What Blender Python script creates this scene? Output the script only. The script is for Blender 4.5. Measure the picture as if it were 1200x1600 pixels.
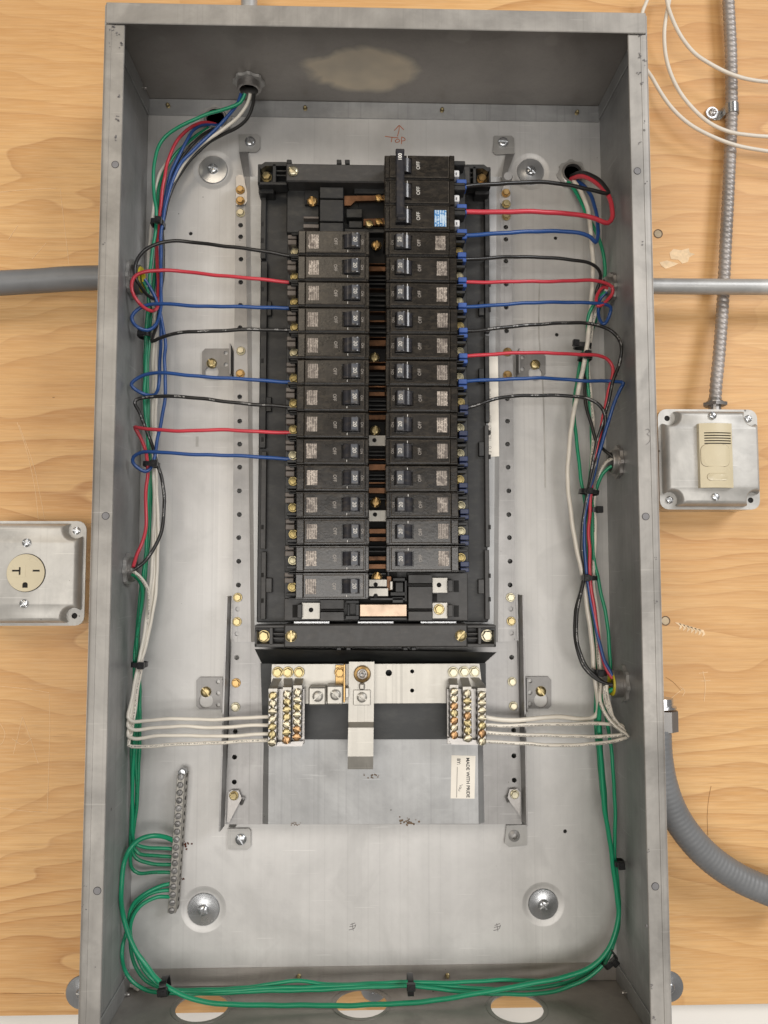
import bpy, bmesh, math, random
from mathutils import Vector, Matrix
from mathutils.geometry import tessellate_polygon
random.seed(7)
S = bpy.context.scene
COL = S.collection
for o in list(bpy.data.objects):
    bpy.data.objects.remove(o)

# ------------------------------------------------------------------ camera
CP = Vector((-0.01452, -0.84415, 0.0)); PITCH = 0.07147; YAW = -0.02803; FPX = 1225.36
cam = bpy.data.cameras.new('camera'); camo = bpy.data.objects.new('camera', cam); COL.objects.link(camo)
cam.sensor_fit = 'VERTICAL'; cam.sensor_height = 24.0; cam.lens = 24.0 * FPX / 1600.0
cam.clip_start = 0.02; cam.clip_end = 50
camo.location = CP; camo.rotation_euler = (math.pi / 2 + PITCH, 0, YAW)
S.camera = camo
S.render.resolution_x = 768; S.render.resolution_y = 1024
# ------------------------------------------------------------------ world and lamps (indoor photograph)
W = bpy.data.worlds.new('World'); S.world = W; W.use_nodes = True
bg = W.node_tree.nodes['Background']; bg.inputs[0].default_value = (1.0, 0.94, 0.87, 1); bg.inputs[1].default_value = 0.14
def area(name, loc, target, size, energy, color):
    l = bpy.data.lights.new(name, 'AREA'); l.shape = 'RECTANGLE'; l.size = size[0]; l.size_y = size[1]
    l.energy = energy; l.color = color
    o = bpy.data.objects.new(name, l); COL.objects.link(o); o.location = loc
    o.rotation_euler = (Vector(target) - Vector(loc)).to_track_quat('-Z', 'Y').to_euler()
    return o
area('ceiling_light_key', (2.3, -2.8, 1.6), (0, 0, 0), (1.2, 1.2), 66, (0.985, 0.985, 1.0))
area('warm_bounce_fill', (-0.9, -2.5, 1.3), (0, 0, 0), (1.6, 1.0), 17, (1.0, 0.86, 0.68))  # added fill, warmed for the bounce on the right inner wall
area('window_behind_photographer', (-0.1, -2.4, -0.30), (0, 0, -.05), (2.4, 0.8), 36, (1.0, 0.968, 0.93))
S.view_settings.view_transform = 'Standard'; S.view_settings.look = 'None'
S.view_settings.exposure = 0.05; S.view_settings.gamma = 1.0
S.render.engine = 'CYCLES'

# ------------------------------------------------------------------ measuring helpers
ROT = Matrix.Rotation(YAW, 3, 'Z') @ Matrix.Rotation(PITCH, 3, 'X')
def ray(px, py): return ROT @ Vector(((px - 600) / FPX, 1.0, (800 - py) / FPX))
def at(px, py, Y):
    d = ray(px, py); return CP + d * ((Y - CP.y) / d.y)
def atx(px, py, X):
    d = ray(px, py); return CP + d * ((X - CP.x) / d.x)
def atz(px, py, Z):
    d = ray(px, py); return CP + d * ((Z - CP.z) / d.z)
ZT, ZB, DEP, HW = 0.52183, -0.43006, 0.146, 0.254

# ------------------------------------------------------------------ mesh builder
class MB:
    def __init__(s): s.v = []; s.f = []; s.uv = {}
    def add(s, vs, fs, M=None):
        b = len(s.v)
        s.v += [(M @ Vector(p)) if M is not None else Vector(p) for p in vs]
        s.f += [tuple(i + b for i in f) for f in fs]
        return s
    def box(s, x0, x1, y0, y1, z0, z1, b=0.0, M=None):
        lo = (min(x0, x1), min(y0, y1), min(z0, z1)); hi = (max(x0, x1), max(y0, y1), max(z0, z1))
        if b <= 0:
            vs = [(lo[0] if not i & 1 else hi[0], lo[1] if not i & 2 else hi[1], lo[2] if not i & 4 else hi[2]) for i in range(8)]
            return s.add(vs, [(0, 1, 3, 2), (4, 6, 7, 5), (0, 4, 5, 1), (2, 3, 7, 6), (0, 2, 6, 4), (1, 5, 7, 3)], M)
        b = min(b, *[(hi[k] - lo[k]) * 0.45 for k in range(3)])
        vs = []
        for c in range(8):
            for a in range(3):
                p = []
                for k in range(3):
                    up = c >> k & 1
                    p.append((hi[k] if up else lo[k]) if k == a else (hi[k] - b if up else lo[k] + b))
                vs.append(p)
        I = lambda c, a: c * 3 + a
        fs = []
        for a in range(3):
            o = [k for k in range(3) if k != a]
            for sd in (0, 1):
                q = [(sd << a) | (i << o[0]) | (j << o[1]) for i, j in ((0, 0), (1, 0), (1, 1), (0, 1))]
                fs.append(tuple(I(c, a) for c in q))
        for e in range(3):
            a, d = [k for k in range(3) if k != e]
            for i in (0, 1):
                for j in (0, 1):
                    c1 = (i << a) | (j << d); c2 = c1 | (1 << e)
                    fs.append((I(c1, a), I(c2, a), I(c2, d), I(c1, d)))
        for c in range(8): fs.append((I(c, 0), I(c, 1), I(c, 2)))
        return s.add(vs, fs, M)
    def lathe(s, prof, c, axis='Y', seg=20, M=None):
        """prof = [(radius, along)], axis through c; along counted in the + direction of the axis"""
        vs = []; fs = []; n = len(prof)
        for r, h in prof:
            for k in range(seg):
                t = 2 * math.pi * k / seg; u, w = r * math.cos(t), r * math.sin(t)
                p = {'Y': (u, h, w), 'X': (h, u, w), 'Z': (u, w, h)}[axis]
                vs.append((p[0] + c[0], p[1] + c[1], p[2] + c[2]))
        for i in range(n - 1):
            for k in range(seg):
                k2 = (k + 1) % seg
                fs.append((i * seg + k, i * seg + k2, (i + 1) * seg + k2, (i + 1) * seg + k))
        if prof[0][0] > 1e-7: fs.append(tuple(range(seg)))
        if prof[-1][0] > 1e-7: fs.append(tuple((n - 1) * seg + k for k in range(seg)))
        return s.add(vs, fs, M)
    def ring(s, prof, c, axis='Y', seg=24, M=None):
        """closed profile swept round the axis (hollow)"""
        vs = []; fs = []; n = len(prof)
        for r, h in prof:
            for k in range(seg):
                t = 2 * math.pi * k / seg; u, w = r * math.cos(t), r * math.sin(t)
                p = {'Y': (u, h, w), 'X': (h, u, w), 'Z': (u, w, h)}[axis]
                vs.append((p[0] + c[0], p[1] + c[1], p[2] + c[2]))
        for i in range(n):
            j = (i + 1) % n
            for k in range(seg):
                k2 = (k + 1) % seg
                fs.append((i * seg + k, i * seg + k2, j * seg + k2, j * seg + k))
        return s.add(vs, fs, M)
    def plate(s, outer, holes, y0, y1, fn=None, cham=0.0):
        """flat sheet in (u,v) with holes, between heights y0 (front) and y1; fn maps (u,w,v) to a point"""
        fn = fn or (lambda u, w, v: (u, w, v))
        loops = [outer] + holes
        tri = tessellate_polygon([[Vector((p[0], p[1], 0)) for p in L] for L in loops])
        flat = [p for L in loops for p in L]; n = len(flat)
        vs = [fn(p[0], y0, p[1]) for p in flat] + [fn(p[0], y1, p[1]) for p in flat]
        fs = [tuple(t) for t in tri] + [tuple(i + n for i in t)[::-1] for t in tri]
        b = 0
        for L in loops:
            m = len(L)
            for k in range(m):
                k2 = (k + 1) % m; fs.append((b + k, b + k2, n + b + k2, n + b + k))
            b += m
        return s.add(vs, fs)
    def prism(s, poly, a, b, fn):
        n = len(poly); vs = [fn(p[0], p[1], a) for p in poly] + [fn(p[0], p[1], b) for p in poly]
        tri = tessellate_polygon([[Vector((p[0], p[1], 0)) for p in poly]])
        fs = [tuple(t) for t in tri] + [tuple(i + n for i in t) for t in tri]
        for k in range(n): fs.append((k, (k + 1) % n, n + (k + 1) % n, n + k))
        return s.add(vs, fs)
    def loft(s, loops, cap0=False, cap1=True):
        n = len(loops[0]); b = len(s.v); vs = [p for L in loops for p in L]; fs = []
        for i in range(len(loops) - 1):
            for k in range(n):
                k2 = (k + 1) % n; fs.append((i * n + k, i * n + k2, (i + 1) * n + k2, (i + 1) * n + k))
        def cap(o, L):
            for t in tessellate_polygon([[Vector((p[0], p[2], 0)) for p in L]]): fs.append(tuple(o + i for i in t))
        if cap0: cap(0, loops[0])
        if cap1: cap((len(loops) - 1) * n, loops[-1])
        return s.add(vs, fs)
    def tube(s, pts, r, seg=8, cap=True, rad=None, u0=0.0):
        pts = [Vector(p) for p in pts]; n = len(pts)
        T = [(pts[min(i + 1, n - 1)] - pts[max(i - 1, 0)]).normalized() for i in range(n)]
        up = Vector((0, -1, 0)) if abs(T[0].y) < 0.9 else Vector((0, 0, 1))
        N = (up - T[0] * up.dot(T[0])).normalized(); vs = []; L = u0; us = []
        for i in range(n):
            N = (N - T[i] * N.dot(T[i])).normalized(); B = T[i].cross(N)
            if i: L += (pts[i] - pts[i - 1]).length
            us.append(L)
            for k in range(seg):
                t = 2 * math.pi * k / seg
                rr = rad(L, t) if rad else r
                vs.append(pts[i] + (N * math.cos(t) + B * math.sin(t)) * rr)
        b = len(s.v); s.v += vs
        for i in range(n - 1):
            for k in range(seg):
                k2 = (k + 1) % seg
                f = (b + i * seg + k, b + i * seg + k2, b + (i + 1) * seg + k2, b + (i + 1) * seg + k)
                s.uv[len(s.f)] = ((us[i], k / seg), (us[i], (k + 1) / seg), (us[i + 1], (k + 1) / seg), (us[i + 1], k / seg))
                s.f.append(f)
        if cap:
            s.f.append(tuple(b + k for k in range(seg))); s.f.append(tuple(b + (n - 1) * seg + k for k in range(seg)))
        return s
    def mesh(s, name, mat, smooth=35, org=None):
        me = bpy.data.meshes.new(name)
        vs = [v - org for v in s.v] if org is not None else s.v
        me.from_pydata([tuple(v) for v in vs], [], s.f)
        if s.uv:
            L = me.uv_layers.new(name='UVMap')
            for fi, uvs in s.uv.items():
                p = me.polygons[fi]
                for k, li in enumerate(p.loop_indices): L.data[li].uv = uvs[k]
        bm = bmesh.new(); bm.from_mesh(me); bmesh.ops.recalc_face_normals(bm, faces=bm.faces); bm.to_mesh(me); bm.free()
        if smooth:
            for p in me.polygons: p.use_smooth = True
            me.set_sharp_from_angle(angle=math.radians(smooth))
        me.materials.append(mat)
        return me
    def build(s, name, mat, parent=None, smooth=35):
        org = ORG.get(parent.name, Vector()) if parent else None
        return link(name, s.mesh(name, mat, smooth, org), parent)
ORG = {}
def link(name, me, parent=None, loc=None, rot=None, scale=None):
    o = bpy.data.objects.new(name, me); COL.objects.link(o)
    if parent:
        o.parent = parent; ORG[o.name] = ORG.get(parent.name, Vector())
        if loc is not None: o.location = Vector(loc) - ORG[o.name]
    elif loc is not None: o.location = loc
    if parent and loc is not None: ORG[o.name] = Vector(loc)
    if rot: o.rotation_euler = rot
    if scale: o.scale = scale
    return o
def thing(name, label, cat, loc, group=None):
    o = bpy.data.objects.new(name, None); COL.objects.link(o); o.location = loc; o.empty_display_size = 0.01
    o['label'] = label; o['category'] = cat
    if group: o['group'] = group
    ORG[o.name] = Vector(loc)
    return o
def tag(o, label, cat, group=None):
    o['label'] = label; o['category'] = cat
    if group: o['group'] = group
    return o
def copy_tree(o, parent=None):
    c = o.copy(); COL.objects.link(c); c.parent = parent
    for ch in [x for x in bpy.data.objects if x.parent == o]: copy_tree(ch, c)
    return c
def circ(cx, cy, r, n=14, a0=0.0): return [(cx + r * math.cos(a0 + 2 * math.pi * k / n), cy + r * math.sin(a0 + 2 * math.pi * k / n)) for k in range(n)]
def rrect(x0, x1, z0, z1, r, n=4):
    o = []
    for cx, cz, a in ((x1 - r, z1 - r, 0), (x0 + r, z1 - r, 90), (x0 + r, z0 + r, 180), (x1 - r, z0 + r, 270)):
        for k in range(n + 1):
            t = math.radians(a + 90 * k / n); o.append((cx + r * math.cos(t), cz + r * math.sin(t)))
    return o
def spline(P, step=0.004):
    P = [Vector(p) for p in P]; out = []
    n = len(P)
    for i in range(n - 1):
        p0 = P[i - 1] if i else P[0] * 2 - P[1]; p1, p2 = P[i], P[i + 1]; p3 = P[i + 2] if i + 2 < n else P[-1] * 2 - P[-2]
        # centripetal catmull-rom
        t0 = 0.0; t1 = t0 + max((p1 - p0).length, 1e-6) ** .5; t2 = t1 + max((p2 - p1).length, 1e-6) ** .5; t3 = t2 + max((p3 - p2).length, 1e-6) ** .5
        m = max(2, int((p2 - p1).length / step))
        for k in range(m):
            t = t1 + (t2 - t1) * k / m
            A1 = p0 * ((t1 - t) / (t1 - t0)) + p1 * ((t - t0) / (t1 - t0)); A2 = p1 * ((t2 - t) / (t2 - t1)) + p2 * ((t - t1) / (t2 - t1)); A3 = p2 * ((t3 - t) / (t3 - t2)) + p3 * ((t - t2) / (t3 - t2))
            B1 = A1 * ((t2 - t) / (t2 - t0)) + A2 * ((t - t0) / (t2 - t0)); B2 = A2 * ((t3 - t) / (t3 - t1)) + A3 * ((t - t1) / (t3 - t1))
            out.append(B1 * ((t2 - t) / (t2 - t1)) + B2 * ((t - t1) / (t2 - t1)))
    out.append(P[-1])
    return out

# ------------------------------------------------------------------ materials
class NT:
    def __init__(s, name):
        s.m = bpy.data.materials.new(name); s.m.use_nodes = True; s.t = s.m.node_tree; s.b = s.t.nodes['Principled BSDF']
        s.co = s.t.nodes.new('ShaderNodeTexCoord').outputs['Object']
    def n(s, t, **k):
        x = s.t.nodes.new(t)
        for a, v in k.items(): setattr(x, a, v)
        return x
    def l(s, a, b): s.t.links.new(a, b)
    def mapped(s, scale, loc=(0, 0, 0), rnd=False, src=None):
        m = s.n('ShaderNodeMapping'); m.inputs['Scale'].default_value = scale; m.inputs['Location'].default_value = loc
        src = src or s.co
        if rnd:
            oi = s.n('ShaderNodeObjectInfo'); a = s.n('ShaderNodeVectorMath', operation='MULTIPLY_ADD')
            s.l(oi.outputs['Random'], a.inputs[0]); a.inputs[1].default_value = (3.1, 5.3, 7.7); s.l(src, a.inputs[2]); src = a.outputs[0]
        s.l(src, m.inputs['Vector']); return m.outputs[0]
    def noise(s, vec, scale, detail=4, rough=.55, dist=0.0):
        x = s.n('ShaderNodeTexNoise'); x.inputs['Scale'].default_value = scale; x.inputs['Detail'].default_value = detail
        x.inputs['Roughness'].default_value = rough; x.inputs['Distortion'].default_value = dist; s.l(vec, x.inputs['Vector']); return x.outputs['Fac']
    def ramp(s, fac, stops):
        r = s.n('ShaderNodeValToRGB'); e = r.color_ramp.elements
        while len(e) > len(stops): e.remove(e[-1])
        while len(e) < len(stops): e.new(0.5)
        for el, (p, c) in zip(e, stops):
            el.position = p; el.color = (c, c, c, 1) if not hasattr(c, '__len__') else (*c, 1)
        s.l(fac, r.inputs[0]); return r.outputs[0]
    def mix(s, fac, a, b, mode='MIX'):
        x = s.n('ShaderNodeMix', data_type='RGBA', blend_type=mode)
        for v, i in ((fac, 0), (a, 6), (b, 7)):
            if hasattr(v, 'is_linked') or hasattr(v, 'links'): s.l(v, x.inputs[i])
            elif i == 0: x.inputs[0].default_value = v
            else: x.inputs[i].default_value = (*v, 1)
        return x.outputs[2]
    def math(s, op, a, b=None, clamp=False):
        x = s.n('ShaderNodeMath', operation=op); x.use_clamp = clamp
        for v, i in ((a, 0), (b, 1)):
            if v is None: continue
            if hasattr(v, 'links'): s.l(v, x.inputs[i])
            else: x.inputs[i].default_value = v
        return x.outputs[0]
    def set(s, **k):
        for a, v in k.items():
            i = s.b.inputs[a.replace('_', ' ')]
            if hasattr(v, 'links'): s.l(v, i)
            elif hasattr(v, '__len__') and len(v) == 3: i.default_value = (*v, 1)
            else: i.default_value = v
        return s
    def bump(s, h, strength=.3, dist=.0005):
        b = s.n('ShaderNodeBump'); b.inputs['Strength'].default_value = strength; b.inputs['Distance'].default_value = dist
        s.l(h, b.inputs['Height']); s.l(b.outputs[0], s.b.inputs['Normal']); return s
def c255(r, g, b): return tuple(((v / 255) / 12.92 if v / 255 <= .04045 else ((v / 255 + .055) / 1.055) ** 2.4) for v in (r, g, b))

def galv(name, base, metal=.55, rough=.42, streak=0.10, blotch=.25, spots=True, stain=None, rnd=False):
    t = NT(name); v = t.mapped((1, 1, 1), rnd=rnd)
    a = t.noise(t.mapped((9, 9, 9), rnd=rnd), 1, 6, .62, .4); b = t.noise(t.mapped((170, 170, 3), rnd=rnd), 1, 3)
    f = t.noise(v, 260, 2); g = t.noise(v, 38, 5, .7)
    d = tuple(x * (1 - blotch * 1.5) for x in base); l = tuple(min(1, x * (1 + blotch * .55)) for x in base)
    col = t.mix(t.ramp(a, [(.30, 0.0), (.68, 1.0)]), d, l)
    col = t.mix(t.math('MULTIPLY', t.ramp(b, [(.35, 0), (.65, 1)]), streak), col, tuple(x * .45 for x in base))
    col = t.mix(t.math('MULTIPLY', t.ramp(g, [(.52, 0), (.75, 1)]), blotch), col, tuple(x * .4 for x in base))
    ln = t.noise(t.mapped((330, 330, .9), rnd=rnd), 1, 2, .5)
    col = t.mix(t.math('MULTIPLY', t.ramp(ln, [(.60, 0), (.66, 1)]), streak * 2.2), col, tuple(x * .55 for x in base))
    sm = t.noise(t.mapped((14, 14, 10), (3, 1, 7), rnd=rnd), 1, 3, .5, 1.5)
    col = t.mix(t.math('MULTIPLY', t.ramp(sm, [(.58, 0), (.66, 1)]), blotch * 1.3), col, tuple(x * .55 for x in base))
    for ang, thr in ((.5, .695), (-.9, .70)):
        mp = t.n('ShaderNodeMapping'); mp.inputs['Scale'].default_value = (14, 14, 420); mp.inputs['Rotation'].default_value = (0, ang, 0); t.l(v, mp.inputs[0])
        col = t.mix(t.math('MULTIPLY', t.ramp(t.noise(mp.outputs[0], 1, 2, .5), [(thr, 0), (thr + .02, 1)]), .22), col, tuple(min(1, x * 1.5) for x in base))
    if spots:
        vo = t.n('ShaderNodeTexVoronoi'); vo.inputs['Scale'].default_value = 55; t.l(v, vo.inputs['Vector'])
        sp = t.math('LESS_THAN', vo.outputs['Distance'], t.math('MULTIPLY', t.ramp(t.noise(v, 21, 2), [(.55, 0), (.7, 1)]), .085))
        col = t.mix(t.math('MULTIPLY', sp, .75), col, (.07, .06, .05))
    if stain: col = stain(t, col)
    t.set(Base_Color=col, Metallic=metal, Roughness=t.math('ADD', t.math('MULTIPLY', a, .25), rough - .12))
    t.bump(t.math('ADD', f, t.math('MULTIPLY', g, .6)), .10, .0004)
    return t.m
def topstain(t, col):
    def blob(cx, cy, sx, sy):
        m = t.mapped((1 / sx, 1 / sy, 0), (-cx / sx, -cy / sy, 0))
        L = t.n('ShaderNodeVectorMath', operation='LENGTH'); t.l(m, L.inputs[0])
        return t.ramp(t.math('ADD', L.outputs['Value'], t.math('MULTIPLY', t.noise(t.co, 22, 3, .5, .6), .5)), [(.82, 1), (1.14, 0)])
    p = atz(565, 108, ZT); q = atz(830, 105, ZT)
    m = t.math('MAXIMUM', blob(p.x, p.y, .086, .052), 0.0)
    return t.mix(t.math('MULTIPLY', m, t.ramp(t.noise(t.co, 22, 2), [(.3, .5), (.7, .95)])), col, (.72, .62, .47))

M = {}
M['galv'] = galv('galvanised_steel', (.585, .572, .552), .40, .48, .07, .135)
M['galv_bottom'] = galv('shaded_galvanised_bottom', (.40, .37, .34), .5, .45, .05, .22)  # same box steel, darkened: shade of the bottom wall put into the colour
M['galv_side'] = galv('galvanised_steel_sides', (.40, .40, .395), .5, .46, .12, .26)  # darker copy of the back steel, wall shade put into the colour
M['galv_top'] = galv('shaded_galvanised_end', (.34, .315, .29), .5, .45, .05, .14, stain=topstain)  # top wall's shade is in this darker steel; the stain is separate
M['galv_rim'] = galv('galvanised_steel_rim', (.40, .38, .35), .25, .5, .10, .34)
M['pan'] = galv('pan_steel', (.36, .35, .34), .45, .42, .16, .26, rnd=True)
M['tab'] = galv('tab_steel', (.40, .39, .37), .45, .42, .08, .2, spots=False, rnd=True)
M['tabdark'] = galv('dark_tab_steel', (.27, .26, .25), .5, .42, .08, .25, spots=False, rnd=True)
M['zinc'] = galv('zinc_plate', (.58, .59, .60), .85, .26, .06, .20, spots=False, rnd=True)
M['cover'] = galv('box_cover_steel', (.58, .565, .53), .35, .46, .05, .34, rnd=True)
M['tin'] = galv('tin_plate', (.41, .39, .35), .65, .40, .18, .16, spots=False, rnd=True)
M['steel'] = galv('dull_steel', (.42, .40, .38), .85, .38, .0, .25, spots=False, rnd=True)
M['armour'] = galv('armour_steel', (.42, .39, .37), .5, .46, .0, .2, spots=False)
def simple(name, col, rough=.5, metal=0.0, var=.18, scale=60, coat=0.0, dust=None, rv=.15, bmp=(.06, .0002)):
    t = NT(name); a = t.noise(t.mapped((1, 1, 1), rnd=True), scale, 4, .6); b = t.noise(t.mapped((1, 1, 1), rnd=True), scale * 6, 2)
    c = t.mix(t.ramp(a, [(.3, 0), (.7, 1)]), tuple(x * (1 - var) for x in col), tuple(min(1, x * (1 + var)) for x in col))
    if dust: c = t.mix(t.math('MULTIPLY', t.ramp(t.noise(t.mapped((1, 1, 2.2), rnd=True), scale * 1.7, 6, .7), [(.48, 0), (.8, 1)]), dust[1]), c, dust[0])
    t.set(Base_Color=c, Metallic=metal, Roughness=t.math('ADD', t.math('MULTIPLY', a, rv * 2), rough - rv), Coat_Weight=coat)
    t.bump(b, *bmp); return t.m
M['lug_a'] = simple('dull_yellow_screw', (.34, .28, .15), .34, .9, .4, 150)
M['lug_b'] = simple('dull_bronze_screw', (.33, .20, .10), .34, .9, .4, 150)
M['lug_c'] = simple('dull_tin_screw', (.38, .34, .25), .34, .9, .4, 150)
M['copper_pale'] = simple('heat_marked_copper', (.36, .27, .20), .38, .85, .5, 45)
M['term_a'] = simple('dark_brass_screw', (.27, .21, .09), .38, .9, .4, 150)  # brass darkened for the shade inside the terminal recess
M['term_b'] = simple('dark_pale_screw', (.30, .27, .18), .38, .9, .4, 150)  # pale zinc darkened likewise, recess shade in the colour
M['brass'] = simple('yellow_zinc', (.36, .29, .15), .36, .9, .4, 130)
M['gold'] = simple('gold_chromate', (.37, .24, .10), .36, .9, .35, 130)
M['pale'] = simple('pale_zinc_screw', (.42, .385, .28), .36, .9, .3, 130)
M['copper'] = simple('copper_bus', (.13, .065, .034), .4, .85, .7, 60)
M['black'] = simple('black_phenolic', (.016, .0135, .011), .22, 0, .3, 70, dust=((.085, .068, .048), .55), rv=.06, bmp=(.12, .0005))
M['base'] = simple('black_base_plastic', (.010, .010, .010), .5, 0, .3, 50, dust=((.08, .075, .06), .4))
M['bar'] = simple('grey_black_plastic', (.036, .034, .032), .5, 0, .15, 90, dust=((.14, .12, .10), .25))
M['sheet'] = simple('black_fibre_sheet', (.018, .019, .019), .5, 0, .3, 30, dust=((.07, .07, .06), .4))
M['handle'] = simple('black_handle', (.028, .028, .033), .2, 0, .2, 60, dust=((.20, .16, .11), .35))
M['handle_top'] = simple('grey_handle_cap', (.055, .06, .072), .4, 0, .2, 90, dust=((.30, .25, .17), .6))
M['clip_blue'] = simple('blue_clip', (.034, .085, .29), .42, 0, .25, 60)
M['clip_blue_shade'] = simple('shaded_blue_clip', (.016, .026, .075), .42, 0, .25, 60)  # blue clip darkened for the lower rows, shade put into the colour
M['edge'] = simple('worn_black_edge', (.060, .050, .040), .5, 0, .5, 160, dust=((.14, .115, .085), .7))
M['clip_grey'] = simple('brown_grey_clip', (.12, .10, .085), .5, 0, .3, 60)
M['white_print'] = simple('white_lettering', (.78, .76, .72), .6, 0, .1, 90)
M['print_b'] = simple('greyed_lettering', (.52, .50, .46), .6, 0, .15, 120)
M['dim_print'] = simple('worn_lettering', (.30, .27, .24), .6, 0, .3, 160)
M['ink'] = simple('black_ink', (.02, .02, .02), .6, 0, .1)
M['paper'] = simple('cream_paper', (.80, .75, .66), .65, 0, .04, 50)
M['white_plastic'] = simple('white_nylon', (.78, .77, .76), .4, 0, .08)
M['ivory'] = simple('ivory_plastic', (.60, .525, .36), .30, 0, .04, 40)
M['dark'] = simple('recess_shade', (.010, .009, .008), .8, 0, .1)  # near-black stands in for the shade inside holes and pockets
M['hole_grey'] = simple('grey_hole_plug', (.20, .195, .20), .6, .2, .15)
M['red_marker'] = simple('red_brown_marker', (.42, .12, .04), .7, 0, .25, 300)
M['pencil'] = simple('pencil_mark', (.16, .15, .15), .7, 0, .3, 300)
M['smear'] = simple('grey_smear', (.40, .385, .36), .5, .3, .2, 60)
M['yellow'] = simple('yellow_bushing', (.55, .45, .02), .45, 0, .08)
M['tie'] = simple('black_nylon', (.012, .012, .013), .38, 0, .2)
M['rust'] = simple('rust_crumb', (.10, .030, .015), .9, 0, .4, 200)
M['crackc'] = simple('wood_crack', (.33, .17, .065), .9, 0, .3, 200)
M['dirt'] = simple('brown_dirt', (.16, .11, .07), .9, 0, .4, 200)
M['pvc'] = simple('grey_conduit', (.175, .180, .185), .45, 0, .10, 30)
M['emt'] = galv('emt_steel', (.50, .50, .49), .35, .42, .0, .25, spots=False)
M['cable'] = simple('white_cable', (.72, .66, .57), .5, 0, .05)
M['scratch'] = simple('raw_scratch', (.78, .55, .31), .8, 0, .12, 200)
M['torn'] = simple('torn_veneer', (.80, .60, .38), .9, 0, .2, 120)
M['whitewall'] = simple('white_wall_paint', (.82, .79, .74), .6, 0, .03, 6)
M['plyedge'] = simple('plywood_edge', (.50, .40, .27), .8, 0, .25, 60)

def wire_mat(name, col, printed=None, rough=.32, thr=.52):
    t = NT(name); a = t.noise(t.mapped((1, 1, 1), rnd=True), 40, 3)
    c = t.mix(a, tuple(x * .82 for x in col), tuple(min(1, x * 1.15) for x in col))
    if printed:
        uv = t.n('ShaderNodeTexCoord').outputs['UV']
        sp = t.n('ShaderNodeSeparateXYZ'); t.l(uv, sp.inputs[0])
        m1 = t.n('ShaderNodeMapping'); m1.inputs['Scale'].default_value = (560, 11, 1); t.l(uv, m1.inputs[0])
        m2 = t.n('ShaderNodeMapping'); m2.inputs['Scale'].default_value = (55, 0, 1); t.l(uv, m2.inputs[0])
        glyph = t.math('GREATER_THAN', t.noise(m1.outputs[0], 1, 2), .5)
        word = t.math('GREATER_THAN', t.noise(m2.outputs[0], 1, 2), thr)
        dd = t.math('ABSOLUTE', t.math('SUBTRACT', t.math('FRACT', t.math('ADD', sp.outputs[1], .5)), .5 + printed[1]))
        band = t.math('LESS_THAN', dd, .065)
        c = t.mix(t.math('MULTIPLY', t.math('MULTIPLY', glyph, word), t.math('MULTIPLY', band, .7)), c, printed[0])
    t.set(Base_Color=c, Roughness=rough, Specular_IOR_Level=.5); return t.m
M['w_green'] = wire_mat('green_insulation', (.010, .265, .128)); M['w_dkgreen'] = wire_mat('green_insulation_printed', (.009, .21, .098), ((.005, .05, .03), 0.06))
M['w_red'] = wire_mat('red_insulation', (.56, .045, .065)); M['w_blue'] = wire_mat('blue_insulation', (.022, .075, .25))
M['w_black'] = wire_mat('black_insulation', (.020, .019, .018)); M['w_blackp'] = wire_mat('black_insulation_printed', (.020, .019, .018), ((.45, .44, .42), 0.0))
M['w_white'] = wire_mat('white_insulation', (.74, .69, .60)); M['w_whitep'] = wire_mat('white_insulation_printed', (.74, .69, .60), ((.06, .055, .05), 0.04), thr=.42)

def label_mat(name, paper, ink, cols, colour=.5):
    t = NT(name); sp = t.n('ShaderNodeSeparateXYZ'); t.l(t.co, sp.inputs[0])
    v = t.mapped((1, 1, 1), rnd=True)
    line = t.math('GREATER_THAN', t.math('FRACT', t.math('MULTIPLY', sp.outputs[0], cols)), .42)
    m = t.n('ShaderNodeMapping'); m.inputs['Scale'].default_value = (cols * .9, 1, 620); t.l(v, m.inputs[0])
    ink1 = t.math('GREATER_THAN', t.noise(m.outputs[0], 1, 1), .43)
    k = t.math('MULTIPLY', line, ink1)
    oi = t.n('ShaderNodeObjectInfo'); pc = t.mix(oi.outputs['Random'], paper, tuple(x * .6 for x in paper))
    wear = t.ramp(t.noise(v, 170, 3), [(.50, 0), (.62, 1)])
    t.set(Base_Color=t.mix(t.math('MULTIPLY', wear, .7), t.mix(t.math('MULTIPLY', k, .85), pc, ink), ink), Roughness=.45); return t.m
M['label'] = label_mat('breaker_label_print', (.52, .45, .38), (.05, .035, .028), 620)
M['label_blue'] = label_mat('blue_label_print', (.05, .22, .50), (.55, .66, .74), 420)

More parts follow.
